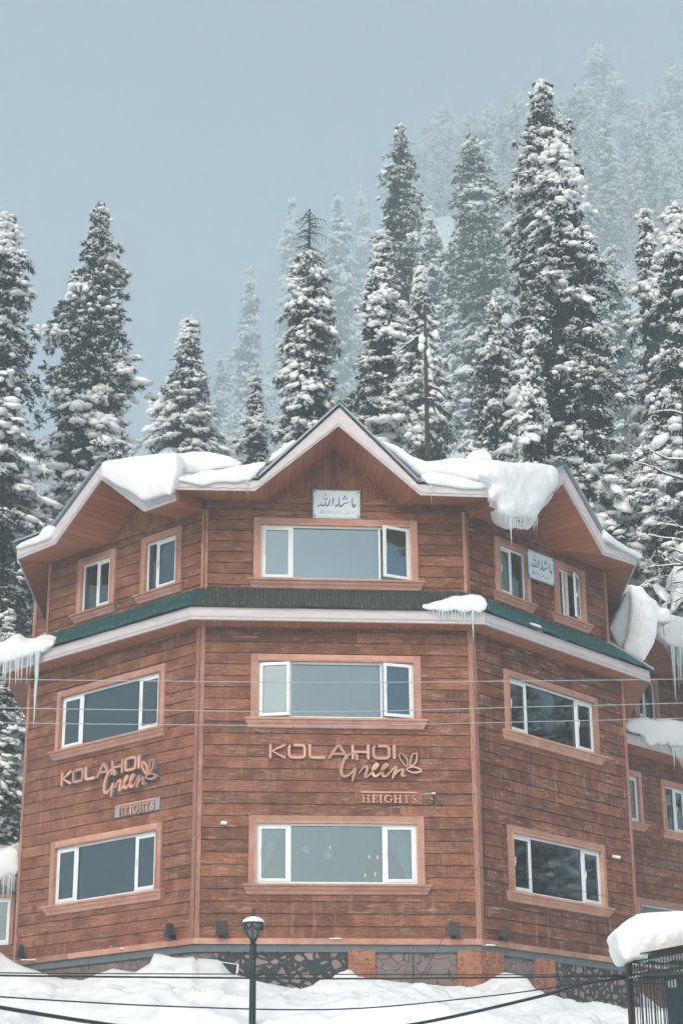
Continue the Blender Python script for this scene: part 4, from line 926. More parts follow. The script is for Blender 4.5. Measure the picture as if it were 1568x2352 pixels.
for a, l in ((990, 52), (986, 26), (996, 22), (1001, 18)): icicle(FC, a, 1112, l, -1.15, .010, 'fine icicle on the upper eave right of the central gable', 'icicles on the upper eave right', a)
for a, l in ((300, 10), (345, 14), (352, 12), (328, 12)): icicle(FL, a, 1150, l, -1.15, .010, 'tiny icicle at the low point of the left gable fascia', 'tiny icicles left gable', a)

# ------------------------------------------------------------------ the wing on the right
wing = empty('wing_building', 'brown timber side wing set back behind the right edge of the hotel', 'building')
def fa(px, py, y=0.): return on_face(FA, px, py, y)
zE = fa(1441, 1731)[1]; wa = (fa(1467, 1800)[0]-.75, fa(1458, 1830)[0]+.12, fa(1460, 1890)[1], fa(1454, 1784)[1]); wb = (fa(1522, 1804)[0], fa(1568, 1812)[0]+.02, fa(1528, 1908)[1], fa(1522, 1804)[1])
wd = (fa(1468, 2080)[0], fa(1468, 2080)[0]+2.2, fa(1468, 2080)[1]-1.4, fa(1468, 2076)[1])
hh = lambda r: (r[0]-.03, r[1]+.03, r[2]-.03, r[3]+.03)
plank_wall('wing_wall', FA, -1.2, 4.2, -1.6, zE, [hh(wa), hh(wb), hh(wd)], m_woodR, wing)
window(FA, None, [(1,'sash')], 0, m_glass2, wing, wa, trim=m_trim); window(FA, None, [(.5,'fixed'),(.5,'sash')], 0, m_glass2, wing, wb, trim=m_trim); window(FA, None, [(1,'fixed')], 0, m_glass2, wing, wd, sill=False)
wu = (fa(1500, 1600, .3)[0]-.75, fa(1502, 1600, .3)[0], fa(1505, 1658, .3)[1], fa(1500, 1570, .3)[1])
plank_wall('wing_wall', FA, -1.6, 4.2, zE+.3, fa(1510, 1450, .3)[1]+.4, [hh(wu)], m_woodR, wing, .3)
window(FA, None, [(.45,'sash'),(.55,'fixed')], .3, m_glass2, wing, wu)
mb = MB(); ef = fa(1441, 1707, -.6)[1]; mb.box(-1.4, 4.2, -.6, -.565, ef, ef+.24); mb.build('fascia', m_fascia, wing, FA)
mb = MB(); mb.slab([(-1.4, -.565, ef), (4.2, -.565, ef), (4.2, .0, zE), (-1.4, .0, zE)], (0, 0, .02)); mb.build('soffit', m_soffit, wing, FA)
mb = MB(); mb.slab([(-1.4, -.66, ef+.25), (4.2, -.66, ef+.25), (4.2, .32, ef+.62), (-1.4, .32, ef+.62)], (0, 0, .03)); mb.build('skirt_roof', m_teal, wing, FA)
g0, g1 = fa(1503, 1442, -.7), fa(1550, 1524, -.7); ga = (2*g1[0]-0, g0[1]); slope = (g0[1]-g1[1])/(g1[0]-g0[0]); apx = (g0[0]-.35, g0[1]+.35*slope)
mb = MB(); lf = (apx[0]-(apx[1]-g1[1])/slope, g1[1])
for a, b in ((apx, g1), (lf, apx)): mb.slab([(a[0], -.7, a[1]), (b[0], -.7, b[1]), (b[0], -.7, b[1]+.26), (a[0], -.7, a[1]+.26)], (0, .035, 0))
mb.slab([(g1[0], -.7, g1[1]), (4.2, -.7, g1[1]), (4.2, -.7, g1[1]+.24), (g1[0], -.7, g1[1]+.26)], (0, .035, 0)); mb.build('gable_fascia', m_fascia, wing, FA)
mb = MB()
for a, b in ((apx, g1), (lf, apx), (g1, (4.2, g1[1]))): mb.slab([(a[0], -.665, a[1]), (b[0], -.665, b[1]), (b[0], .3, b[1]), (a[0], .3, a[1])], (0, 0, .02))
mb.build('soffit', m_soffit, wing, FA)
mb = MB()
for a, b in ((apx, g1), (lf, apx), (g1, (4.2, g1[1]))): mb.slab([(a[0], -.72, a[1]+.27), (b[0], -.72, b[1]+.27), (b[0], 3.5, b[1]+.27), (a[0], 3.5, a[1]+.27)], (0, 0, .04))
mb.build('roof_sheet', m_ridge, wing, FA)
mb = MB(); mb.box(-1.6, 4.2, 3.4, 3.5, -1.6, g1[1]+.2); mb.box(4.1, 4.2, .1, 3.4, -1.6, g1[1]+.2); mb.box(-1.2, 4.1, 2., 2.06, -1.5, g1[1]); mb.build('back_wall', m_room, wing, FA)
gs = 'snow on the right hand wing'
mass('roof_snow', [(CK([(575,790),(610,775),(680,825),(780,850),(900,880),(900,1100),(780,1075),(740,1062),(700,1065),(660,1030),(620,985),(590,945)]), FA, -.85, 2.2, .2)], 'heavy snow blanket over the gable of the side wing at the right edge', group=gs, seed=9)
mass('roof_snow', [(CK([(372,1660),(380,1620),(410,1595),(470,1590),(540,1582),(590,1605),(680,1592),(780,1612),(900,1620),(900,1830),(780,1800),(700,1790),(680,1760),(640,1780),(600,1760),(560,1790),(530,1770),(510,1720),(480,1700),(430,1690)]), FA, -.72, .6, .3)], 'lumpy snow lying on the lower eave of the side wing', group=gs, seed=10, rmax=.2)
for k in range(22):
    icicle(FA, ir.uniform(1541, 1592), 1488, ir.uniform(90, 170), -.8+ir.uniform(-.08, .08), ir.uniform(.03, .06), 'long icicle in the frozen curtain hanging from the side wing gable', 'frozen curtain of the side wing', 300+k)
fringe(FA, [(1440, 1676), (1480, 1690), (1530, 1720)], -.7, 10, 40, 14, 'short icicle under the lumpy snow on the side wing eave', 'short icicles of the side wing')
fringe(FA, [(1541, 1718), (1590, 1726)], -.72, 30, 82, 16, 'long icicle in the cluster below the lumpy snow of the side wing', 'icicle cluster of the side wing', .022)

# ------------------------------------------------------------------ small building at the left edge
FB = frame(at_dist(20, 2080, 39.6)[:2], R(-20))
shed = empty('annex_building', 'low annex with fretwork fascia and a window at the lower left edge', 'building')
fb = lambda px, py, y=0.: on_face(FB, px, py, y)
r_ = (fb(-60, 2080)[0], fb(27, 2080)[0], fb(20, 2170)[1], fb(20, 2062)[1])
plank_wall('annex_wall', FB, -2.5, .30, -1.5, fb(20, 2050)[1], [hh(r_)], m_wood, shed)
window(FB, None, [(.55,'fixed'),(.45,'sash')], 0, m_glass2, shed, r_, sill=False, casew=.08)
mb = MB(); zf = fb(20, 2030, -.3)[1]; mb.box(-2.5, .35, -.32, -.295, zf, zf+.10)
for k in range(23): x = -2.45+k*.12; mb.slab([(x, -.318, zf), (x+.10, -.318, zf), (x+.07, -.318, zf-.07), (x+.05, -.318, zf-.15), (x+.03, -.318, zf-.07)], (0, .02, 0))
mb.build('fretwork', m_trim, shed, FB)
mb = MB(); mb.slab([(-2.5, -.4, zf+.11), (.3, -.4, zf+.11), (.3, 2.5, zf+.9), (-2.5, 2.5, zf+.9)], (0, 0, .05)); mb.build('roof_sheet', m_teal, shed, FB)
mass('roof_snow', [([(-60,1990),(-40,1965),(0,1958),(20,1945),(40,1955),(42,1990),(38,2012),(20,2008),(0,2022),(-40,2030)], FB, -.45, 1.6, .25)], 'snow pad on the annex roof at the lower left edge', group='snow on the left annex', rmax=.2)
fringe(FB, [(0, 2018), (36, 2006)], -.43, 16, 85, 12, 'icicle hanging from the annex roof at the lower left edge', 'icicles of the left annex')
# bump of the flank wall behind the left corner of the upper storey
qL = at_dist(98, 1400, 41); mb = MB(); Mb = frame((qL[0], qL[1]), R(-12))
mb2 = plank_wall('rear_bay_wall', Mb, -.12, 1.2, 5.9, 8.35, [], m_wood, hotel); mb.box(-.2, -.12, -.05, .1, 5.9, 8.3); mb.build('corner_board', m_corner, hotel, Mb)

# ------------------------------------------------------------------ lettering
def sign(M_, ox, name, label, layers, hb):
    t = empty(name, label, 'sign', 'carved hotel name signs', M=M_ @ Matrix.Translation((ox, 0, 3.557)))
    s = .002; X = lambda x: (x-60)*s; Z = lambda y: -(y-88)*.00198
    F = layers; n = [0]
    def st(mb, pts, w, seg=0):
        n[0] += 1; e = n[0]*.0004
        ws = [q*s for q in w] if hasattr(w, '__len__') else w*s
        if mb.cur == 0: mb.stroke([(X(a), Z(b)) for a, b in pts], ws, F[0]-e, F[1], seg)
        else: mb.stroke([(X(a), Z(b)) for a, b in pts], ws, F[1]+.0005, F[2]+e*.3, seg)
    def both(partname, strokes, glyph='letter'):
        mb = MB(); mb.rnd = rng.random()
        for c in (0, 1):
            mb.cur = c
            for (p, w, g) in strokes: st(mb, p, w, g)
        return mb.build(partname, [m_sign, m_greysd], t)
    K = 25
    def rr(x0, x1, y0, y1, r=26): return [(x0+r,y0),(x1-r,y0),(x1-r*.3,y0+r*.3),(x1,y0+r),(x1,y1-r),(x1-r*.3,y1-r*.3),(x1-r,y1),(x0+r,y1),(x0+r*.3,y1-r*.3),(x0,y1-r),(x0,y0+r),(x0+r*.3,y0+r*.3),(x0+r,y0),(x0+r+4,y0)]
    both('letter', [([(72,100),(72,218)],K,0), ([(203,100),(88,158),(203,218)],K,0)])
    both('letter', [(rr(247,392,99,215),K,0)])
    both('letter', [([(440,99),(440,190),(446,208),(462,215),(574,215)],K,0)])
    both('letter', [([(622,216),(697,103),(710,99),(722,108),(792,216)],K,0), ([(655,178),(765,178)],20,0)])
    both('letter', [([(841,99),(841,218)],K,0), ([(988,99),(988,218)],K,0), ([(853,157),(976,157)],20,0)])
    both('letter', [(rr(1037,1182,99,215),K,0)]); both('letter', [([(1232,99),(1232,212)],K,0)])
    both('script_letter', [([(880,222),(876,190),(855,172),(825,176),(795,192),(762,232),(738,300),(732,350),(745,385),(772,392),(805,378),(835,350),(860,318)],[34,26,14,16,22,28,30,30,28,26,22,18,16],3), ([(862,318),(856,355),(846,395),(834,442)],[24,28,24,10],3)])
    both('script_letter', [([(900,360),(925,322),(950,300),(972,300),(975,325),(962,365),(955,395)],[10,14,18,24,26,24,20],3), ([(955,395),(975,392),(1005,368)],[22,18,12],3)])
    for dx in (0, 88): both('script_letter', [([(1000+dx,372),(1035+dx,335),(1068+dx,298),(1078+dx,278),(1065+dx,270),(1045+dx,290),(1028+dx,335),(1030+dx,372),(1050+dx,388),(1078+dx,376),(1100+dx,352)],[12,13,15,20,22,24,26,26,22,16,12],3)])
    both('script_letter', [([(1185,355),(1215,322),(1240,300),(1250,302),(1240,335),(1225,370),(1214,400)],[12,16,20,24,28,28,22],3), ([(1222,385),(1250,352),(1285,326),(1308,324),(1310,345),(1300,372),(1312,384),(1335,378)],[14,16,18,24,26,24,20,14],3)])
    for lf_ in ([(1292,162),(1280,192),(1296,238),(1345,292),(1358,262),(1350,225),(1322,188),(1292,162)], [(1446,162),(1404,178),(1388,222),(1378,286),(1398,284),(1430,256),(1444,208),(1446,162)], [(1338,318),(1370,302),(1420,298),(1460,312),(1484,334),(1440,350),(1385,346),(1338,318)]):
        both('leaf_outline', [(lf_, [10,11,12,14,16,16,12,10], 2)])
    mb = MB(); mb.box(X(855), X(1490), -.036, -.014, Z(645), Z(527)); mb.build('name_board', hb, t)
    for (p, w) in ((([(922,537),(1434,537)]), 15),):
        mb = MB(); mb.stroke([(X(a), Z(b)) for a, b in p], w*s, -.06, -.037); mb.build('name_bar', m_sign, t)
    def ser(strokes):
        mb = MB(); mb.rnd = rng.random()
        for k, (p, w) in enumerate(strokes):
            mb.cur = 0; mb.stroke([(X(a), Z(b)) for a, b in p], ([q*s for q in w] if hasattr(w, '__len__') else w*s), -.072-.0004*k, -.054, 0)
            mb.cur = 1; mb.stroke([(X(a), Z(b)) for a, b in p], ([q*s for q in w] if hasattr(w, '__len__') else w*s), -.0535, -.037+.0003*k, 0)
        mb.build('serif_letter', [m_sign, m_dark], t)
    T, B = 568, 632
    def stem(x): return [([(x,T),(x,B)],15), ([(x-14,T),(x+14,T)],7), ([(x-14,B),(x+14,B)],7)]
    def hh2(x0, x1): return stem(x0)+stem(x1)+[([(x0,600),(x1,600)],7)]
    ser(hh2(937, 983)); ser(stem(1033)+[([(1033,T),(1065,T),(1067,582)],8), ([(1033,600),(1058,600)],7), ([(1033,B),(1066,B),(1070,618)],8)]); ser(stem(1100))
    ser([([(1200,585),(1192,572),(1170,566),(1148,574),(1137,600),(1148,624),(1170,633),(1192,628),(1198,606)],[7,8,9,13,15,13,9,9,13]), ([(1184,604),(1210,604)],7)])
    ser(hh2(1236, 1280)); ser([([(1339,T),(1339,B)],15), ([(1325,B),(1353,B)],7), ([(1312,582),(1313,T),(1366,T),(1367,582)],8)])
    ser([([(1432,584),(1428,571),(1410,566),(1394,576),(1398,592),(1424,606),(1430,620),(1414,632),(1396,628),(1388,614)],[7,8,10,13,15,15,13,10,8,7])])
    return t
sign(FC, 1.314, 'lettered_sign', 'carved wooden hotel name lettering on the front wall between the two lower windows', (-.075, -.05, -.016), m_wood)
sign(FL, -3.87, 'lettered_sign', 'carved wooden hotel name lettering on the left wall with a grey HEIGHTS board', (-.125, -.095, -.022), m_greyboard)

def plaque(M_, x, z, w, h, y, label, tilt=0.):
    t = empty('sign_plaque', label, 'sign', 'blue and white calligraphy plaques', M=M_ @ Matrix.Translation((x, y, z)) @ Matrix.Rotation(tilt, 4, 'Y'))
    X = lambda px: (px-80)/1420*w; Z = lambda py: (970-py)/880*h; s = w/1420
    mb = MB(); mb.box(0, w, -.02, 0, 0, h); mb.build('panel', m_panel, t)
    mb = MB(); bars(mb, -.004, w+.004, -.004, h+.004, .014, -.028, -.0); mb.build('rim', m_tealframe, t)
    big = [([(1270,310),(1257,400),(1258,500),(1275,565),(1310,592),(1345,562),(1352,530),(1325,518)],[8,24,30,42,48,36,26,20]), ([(875,305),(862,400),(862,500),(884,575),(920,592),(962,560),(1000,512),(1045,500),(1072,505),(1088,478),(1112,480),(1140,478),(1158,442)],[8,24,26,42,44,36,22,16,18,14,18,14,8]),
        ([(830,548),(800,536),(770,548),(762,572),(795,582),(830,566)],[6,13,16,20,16,6]), ([(826,566),(785,592),(745,626)],[14,14,6]), ([(710,315),(686,395),(680,480),(668,568)],[8,32,30,8]),
        ([(592,365),(575,470),(548,562),(505,582),(472,548),(458,500),(462,440)],[8,24,28,36,26,20,8]), ([(460,500),(428,562),(380,588),(346,558),(338,480)],[14,24,34,22,8]), ([(342,552),(290,576),(205,606)],[16,26,9]),
        ([(405,330),(410,372),(435,390),(460,372),(482,388),(505,382),(515,330)],[8,14,15,10,14,14,8]), ([(475,195),(468,300)],[6,16])]
    mb = MB()
    for k, (p, q) in enumerate(big):
        for c, (ex, yo) in enumerate(((9, -.0215), (0, -.0245))):
            mb.cur = 1-c; mb.stroke([(X(a), Z(b)) for a, b in p], [(v+ex)*s for v in q], yo-.0002*k, -.0203, 3)
    mb.cur = 0
    for k, (cx, cy) in enumerate(((1040,285),(995,355),(1085,355))):
        r = 40; mb.slab([(X(cx-r), -.025-.0003*k, Z(cy)), (X(cx), -.025-.0003*k, Z(cy-r*.85)), (X(cx+r), -.025-.0003*k, Z(cy)), (X(cx), -.025-.0003*k, Z(cy+r*.85))], (0, .004, 0))
    mb.build('calligraphy', [m_paint_blue, m_paint_dark], t)
    thin = [[(1280,720),(1270,800),(1240,806)],[(1215,722),(1265,800)],[(1215,806),(1150,792),(1120,765),(1160,762)],[(1150,804),(1100,802),(1094,780),(1115,783),(1110,828),(1085,836)],[(1055,735),(1058,810),(1032,835),(996,822),(1000,800)],
        [(962,782),(942,784),(950,800),(966,786),(956,830),(926,842)],[(905,715),(890,788),(868,806)],[(840,720),(886,800)],[(815,780),(796,770),(790,790),(815,792),(800,806),(740,806)],[(745,778),(726,790),(746,800),(736,834),(710,840)],[(692,775),(665,790),(690,806),(693,782)],
        [(605,720),(605,810)],[(588,715),(576,790),(550,806)],[(515,720),(572,800)],[(492,762),(490,802),(432,804),(430,716)],[(398,715),(398,800),(364,803),(360,715)],[(345,715),(332,803),(300,801),(294,770),(316,764),(322,796)]]
    dots = [(470,826),(800,745),(788,742),(684,748),(672,748),(800,700),(800,665),(548,690),(346,688),(1158,740),(1112,690)]
    mb = MB()
    for k, p in enumerate(thin): mb.stroke([(X(a), Z(b)) for a, b in p], 8.5*s, -.0212-.0002*k, -.0203, 2)
    for k, (a, b) in enumerate(dots): mb.stroke([(X(a-5), Z(b)), (X(a+6), Z(b-3))], 9*s, -.0212-.0002*k, -.0203)
    mb.build('small_script', m_ink, t)
    mb = MB(); k = 0; q = random.Random(4)
    for (cx, cy, sx, sy) in ((105,120,1,1),(1460,130,-1,1),(110,935,1,-1),(1460,935,-1,-1)):
        for _ in range(17):
            a, b = abs(q.gauss(0, 42)), abs(q.gauss(0, 42))
            if a+b > 150: continue
            an = q.uniform(0, 6.28); l = q.uniform(10, 24); k += 1
            mb.stroke([(X(cx+sx*a), Z(cy+sy*b)), (X(cx+sx*a+l*math.cos(an)), Z(cy+sy*b+l*math.sin(an))), (X(cx+sx*a+l*math.cos(an+1)), Z(cy+sy*b+l*math.sin(an+1)))], 7*s, -.0210-.0001*k, -.0203)
    for i in range(22):
        for yy in (125, 925): k += 1; mb.stroke([(X(250+i*50), Z(yy)), (X(278+i*50), Z(yy-8))], 8*s, -.0208-.00005*k, -.0203)
    for i in range(10):
        for xx in (118, 1440): k += 1; mb.stroke([(X(xx), Z(300+i*50)), (X(xx+8), Z(322+i*50))], 8*s, -.0208-.00005*k, -.0203)
    mb.build('ornament', m_inkg, t)
plaque(FC, 2.142, 8.092, .94, .612, Y3-.02, 'blue calligraphy plaque in a teal rim high under the central gable')
plaque(FR, 2.007, 7.405, .965, .62, Y3-.075, 'slightly tilted blue calligraphy plaque between the two windows of the right upper storey', R(-1.2))

# ------------------------------------------------------------------ fittings on the walls
def floodlight(M_, x, z, label, turn):
    t = empty('floodlight', label, 'floodlight', 'small floodlights along the base trim', M=M_ @ Matrix.Translation((x, -.06, z)))
    T = Matrix.Translation((0, -.10, 0)) @ Matrix.Rotation(turn, 4, 'Z') @ Matrix.Rotation(R(-8), 4, 'X')
    mb = MB(); mb.box(-.095, .095, -.045, .02, -.11, .13, T); mb.box(-.085, .085, .02, .05, -.08, .10, T)
    for i in range(5): mb.box(-.07, .07, .05, .065, -.06+i*.035, -.052+i*.035, T)
    mb.build('housing', m_iron, t); mb = MB(); mb.box(-.08, .08, -.051, -.0455, -.095, .115, T); mb.build('lens', m_dark, t)
    mb = MB(); mb.tube([(0, .0, -.10), (0, -.08, -.12), (.0, -.1, -.09)], .012, 6); mb.box(-.04, .04, -.01, .03, -.15, -.06); mb.build('bracket', m_iron, t)
    mb = MB(); mb.tube([(.02, 0, -.13), (.05, -.015, -.155), (.10, .0, -.15), (.16, .01, -.158)], .005, 4); mb.build('cable', m_cable, t)
floodlight(FL, -4.86, .13, 'small black floodlight at the far left end of the base trim', R(-20)); floodlight(FL, -.51, .155, 'small black floodlight just left of the left corner board', R(-20)); floodlight(FC, .48, .15, 'small black floodlight just right of the left corner board', R(5)); floodlight(FC, 4.69, .15, 'small black floodlight just left of the right corner board', R(-5)); floodlight(FR, .52, .16, 'small black floodlight just right of the right corner board', R(25))
def bullet(M_, x, z, label, ang):
    t = empty('security_camera', label, 'camera', 'security cameras on the walls', M=M_ @ Matrix.Translation((x, -.02, z))); T = Matrix.Translation((0, -.08, -.02)) @ Matrix.Rotation(ang, 4, 'Z') @ Matrix.Rotation(R(12), 4, 'Y')
    mb = MB(); mb.tube([tuple(T @ Vector(p)) for p in ((-.07,0,0),(-.06,0,0),(.08,0,0))], [.022,.032,.034], 14); mb.build('body', m_white, t, smooth=False)
    mb = MB(); mb.tube([tuple(T @ Vector(p)) for p in ((.081,0,0),(.086,0,0))], [.026,.024], 12); mb.build('lens', m_dark, t)
    mb = MB(); mb.tube([(0,.01,-.01),(0,-.05,-.03),(0,-.08,-.03)], .012, 8); mb.tube([(0,.012,0),(0,-.006,0)], .035, 12); mb.build('mount', m_white, t)
    mb = MB(); mb.tube([(-.03,.0,0),(-.08,-.005,.03),(-.13,.0,.0),(-.10,.005,-.05)], .004, 4); mb.build('cable', m_dark, t)
bullet(FC, .50, 2.08, 'white bullet camera left of the lower front window', R(-35)); bullet(FR, 4.56, 2.03, 'white bullet camera near the right end of the right wall', R(-60))
t = empty('antenna_arm', 'grey arm with a small black box and looping cable right of the HEIGHTS board', 'wall fitting', M=FC @ Matrix.Translation((4.15, -.04, 2.58)))
mb = MB(); mb.tube([(0,0,.045),(.07,-.14,.04),(.20,-.20,.035)], .013, 8); mb.build('arm', m_galv, t)
mb = MB(); mb.box(.185,.235,-.225,-.175,-.16,.02); mb.build('box', m_iron, t); mb = MB(); mb.box(.18,.24,-.23,-.17,.02,.05); mb.box(.17,.20,-.21,-.19,-.08,-.05); mb.build('clamp', m_white, t)
mb = MB(); mb.tube([(.21,-.2,-.16),(.24,-.1,-.24),(.34,-.02,-.27),(.40,.0,-.2),(.36,.01,-.1),(.28,.01,-.04),(.27,.0,.05),(.35,.01,.09),(.6,.015,.075),(.9,.015,.085),(1.05,.0,.07)], .006, 5); mb.build('cable', m_cable, t)

# ------------------------------------------------------------------ behind the glass
def curtain(M_, x0, x1, z0, z1, y, label, swag=None):
    """hung cloth; swag: fraction to which the lower end narrows and the side it is drawn to"""
    mb = MB(); nx, nz = 44, 14; b = 0
    for j in range(nz+1):
        v = j/nz; z = z1+(z0-z1)*v
        for i in range(nx+1):
            u = i/nx
            if swag: k = 1-(1-swag[0])*v**.8; u2 = u*k if swag[1] < 0 else 1-(1-u)*k
            else: u2 = u
            mb.v.append((x0+(x1-x0)*u2, y+.03*math.sin(u*38+v*1.5)+.012*math.sin(u*91), z))
    for j in range(nz):
        for i in range(nx): a = j*(nx+1)+i; mb.face((a, a+1, a+nx+2, a+nx+1))
    o = mb.build('curtain', m_curt, None, None, True); o.data.transform(M_); return tag(o, label, 'curtain', 'curtains inside the windows')
curtain(FC, 1.12, 1.62, 1.0, 2.05, .42, 'white curtain drawn to the left inside the lower front window', (.12, -1)); curtain(FC, 3.48, 4.03, 1.0, 2.05, .42, 'white curtain drawn to the right inside the lower front window', (.12, 1))
curtain(FL, -3.35, -2.75, 1.0, 2.05, .40, 'white curtain drawn to the left inside the lower left window', (.15, -1)); curtain(FR, 2.9, 3.4, 1.0, 2.05, .40, 'white curtain drawn to the right inside the lower right window', (.15, 1))
curtain(FR, 2.55, 3.5, 4.05, 5.14, .30, 'white net curtain across the right part of the middle right window'); curtain(FR, 1.12, 1.72, 4.05, 5.14, .30, 'white net curtain behind the left sash of the middle right window'); curtain(FR, 3.6, 3.95, 4.05, 5.14, .30, 'narrow white curtain behind the right sash of the middle right window')
curtain(FL, -1.45, -.84, 6.9, 7.92, .36, 'white curtain behind the right sash of the upper window nearest the front'); curtain(FR, 1.14, 1.5, 6.9, 7.92, .36, 'white curtain behind the left pane of the upper right window')
def flake(M_, x, z, y, ztop, label, r=.062):
    t = empty('snowflake_ornament', label, 'ornament', 'paper snowflakes hanging inside the lower windows', M=M_ @ Matrix.Translation((x, y, z)))
    mb = MB(); k = 0
    for a in range(6):
        an = a*math.pi/3+.2; c, s_ = math.cos(an), math.sin(an); k += 1; mb.stroke([(0, 0), (c*r, s_*r)], r*.30, -.002-.0002*k, .002)
        for q in (-.7, .7): k += 1; mb.stroke([(c*r*.55, s_*r*.55), (c*r*.55+math.cos(an+q)*r*.4, s_*r*.55+math.sin(an+q)*r*.4)], r*.26, -.002-.0002*k, .002)
    mb.build('flake', m_flake, t); mb = MB(); mb.tube([(0,0,r*.5),(0,0,ztop-z)], .004, 4); mb.build('string', m_flake, t)
for M_, zt_, L_ in ((FC, 2.03, [(2.02,1.62,'below the globe in the lower front window'),(2.42,1.52,'near the middle of the lower front window'),(3.83,1.66,'in the right sash of the lower front window'),(1.36,1.68,'in the left sash of the lower front window')]),
    (FL, 2.02, [(-3.02,1.37,'leftmost in the lower left window'),(-2.78,1.47,'second from left in the lower left window'),(-2.12,1.58,'right of centre in the lower left window'),(-1.42,1.68,'in the right sash of the lower left window')]),
    (FR, 2.02, [(1.66,1.60,'at the left of the lower right window'),(2.55,1.66,'at the centre of the lower right window'),(2.72,1.48,'low right of centre in the lower right window')])):
    for (x, z, w) in L_: flake(M_, x, z, .14, zt_, 'white paper snowflake hanging '+w)
def lampb(x, z, n, label):
    t = empty('pendant_lamp', label, 'lamp', 'pendant lamps inside the lower front window', M=FC @ Matrix.Translation((x, .9, z)))
    mb = MB(); mb.lathe([(.003,-.04),(.010,-.025),(.013,0),(.008,.025),(.003,.035)], 8); mb.build('bulb', m_bulb, t); mb = MB(); mb.tube([(0,0,.04),(0,0,2.75-z)], .003, 4); mb.tube([(0,0,.035),(0,0,.085)], .014, 8); mb.build('flex', m_dark, t)
for i, (x, z, w) in enumerate(((3.26,1.62,'upper left'),(3.42,1.62,'upper right'),(3.18,1.28,'lower left'),(3.37,1.30,'lower right'),(3.50,1.24,'lowest right'),(2.52,1.80,'small one near the middle'))): lampb(x, z, i, 'glowing filament bulb, %s of the pendants in the lower front window' % w)
t = empty('glass_globe', 'clear glass globe hanging at the left of the lower front window', 'ornament', M=FC @ Matrix.Translation((2.02, .34, 1.53))); mb = MB(); mb.lathe([(.01,-.11),(.07,-.085),(.105,-.03),(.11,.01),(.09,.065),(.05,.1),(.015,.11)], 18); mb.build('bowl', m_lampglass, t, smooth=True); mb = MB(); mb.tube([(0,0,.11),(0,0,.5)], .003, 4); mb.build('cord', m_dark, t)

# ------------------------------------------------------------------ street lamp, cables, cage
LD = 25.; lp = at_dist(581, 2191, LD); ppm = FPX/LD; zz = lambda y: (2191-y)/ppm/1.0
lg = gz(lp[0], lp[1])
lamp = empty('street_lamp', 'black street lamp with snow capped lantern in front of the stone base', 'street lamp', loc=(lp[0], lp[1], lg)); lo = lp[2]-lg
mb = MB(); mb.lathe([(.05,-.5),(.048,.3),(.042,1.),(.034,lo-.10)], 16); mb.build('post', m_iron, lamp, smooth=False)
mb = MB(); mb.lathe([(.034,lo-.10),(.052,lo-.08),(.052,lo+.04),(.047,lo+.05),(.047,lo+.10),(.058,lo+.12),(.058,lo+zz(2170)),(.035,lo+zz(2168)),(.050,lo+zz(2162)),(.042,lo+zz(2159))], 16); mb.build('collar', m_iron, lamp)
mb = MB(); mb.tube([(-.34,0,lo),(-.2,0,lo),(0,0,lo),(.2,0,lo),(.34,0,lo)], .017, 8)
for x in (-.34, .34, -.12, .12): mb.lathe([(.008,-.028),(.026,-.012),(.028,.01),(.01,.028)], 10, (x, 0, lo))
mb.build('cross_arm', m_iron, lamp)
gb, gt = lo+zz(2160), lo+zz(2123)
mb = MB(); prof = [(.040+(.128-.040)*(1-(1-t)**1.9), gb+(gt-gb)*t) for t in np.linspace(0, 1, 9)]; mb.lathe(prof, 24); mb.build('lantern_glass', m_lampglass, lamp, smooth=True)
mb = MB()
for k in range(6): a = k*math.pi/3+.35; mb.tube([((r+.006)*math.cos(a), (r+.006)*math.sin(a), z) for r, z in prof], .0075, 5)
for k in range(6):
    a0 = k*math.pi/3+.35; pts = []
    for j in range(9): t_ = j/8; a = a0+t_*math.pi/3; z = gt-.012-.085*math.sin(math.pi*t_); r = np.interp(z, [p[1] for p in prof], [p[0] for p in prof])+.012; pts.append((r*math.cos(a), r*math.sin(a), z))
    mb.tube(pts, .010, 5)
mb.build('lantern_frame', m_iron, lamp)
mb = MB(); mb.lathe([(.128,gt-.005),(.148,gt+.0),(.150,gt+.012),(.12,gt+.05),(.06,gt+.07),(.032,gt+.085),(.026,gt+.12),(.012,gt+.135),(.010,gt+.16),(.020,gt+.175),(.018,gt+.19),(.004,gt+.20)], 20); mb.build('lantern_cap', m_iron, lamp)
mb = MB(); mb.lathe([(.151,gt+.010),(.153,gt+.022),(.135,gt+.052),(.09,gt+.080),(.045,gt+.092),(.02,gt+.093)], 20); o = mb.build('cap_snow', m_snow, None, None, True); o.data.transform(Matrix.Translation((lp[0], lp[1], lg))); tag(o, 'thin cap of snow lying on the street lamp lantern', 'snow')
mb = MB(); mb.lathe([(.10,gb+.02),(.015,gb+.02)][:1]*2+[(.018,gb+.12),(.014,gt-.03)], 8) if False else mb.lathe([(.02,gb+.01),(.022,gb+.08),(.014,gb+.12)], 8); mb.build('lamp_socket', m_iron, lamp)

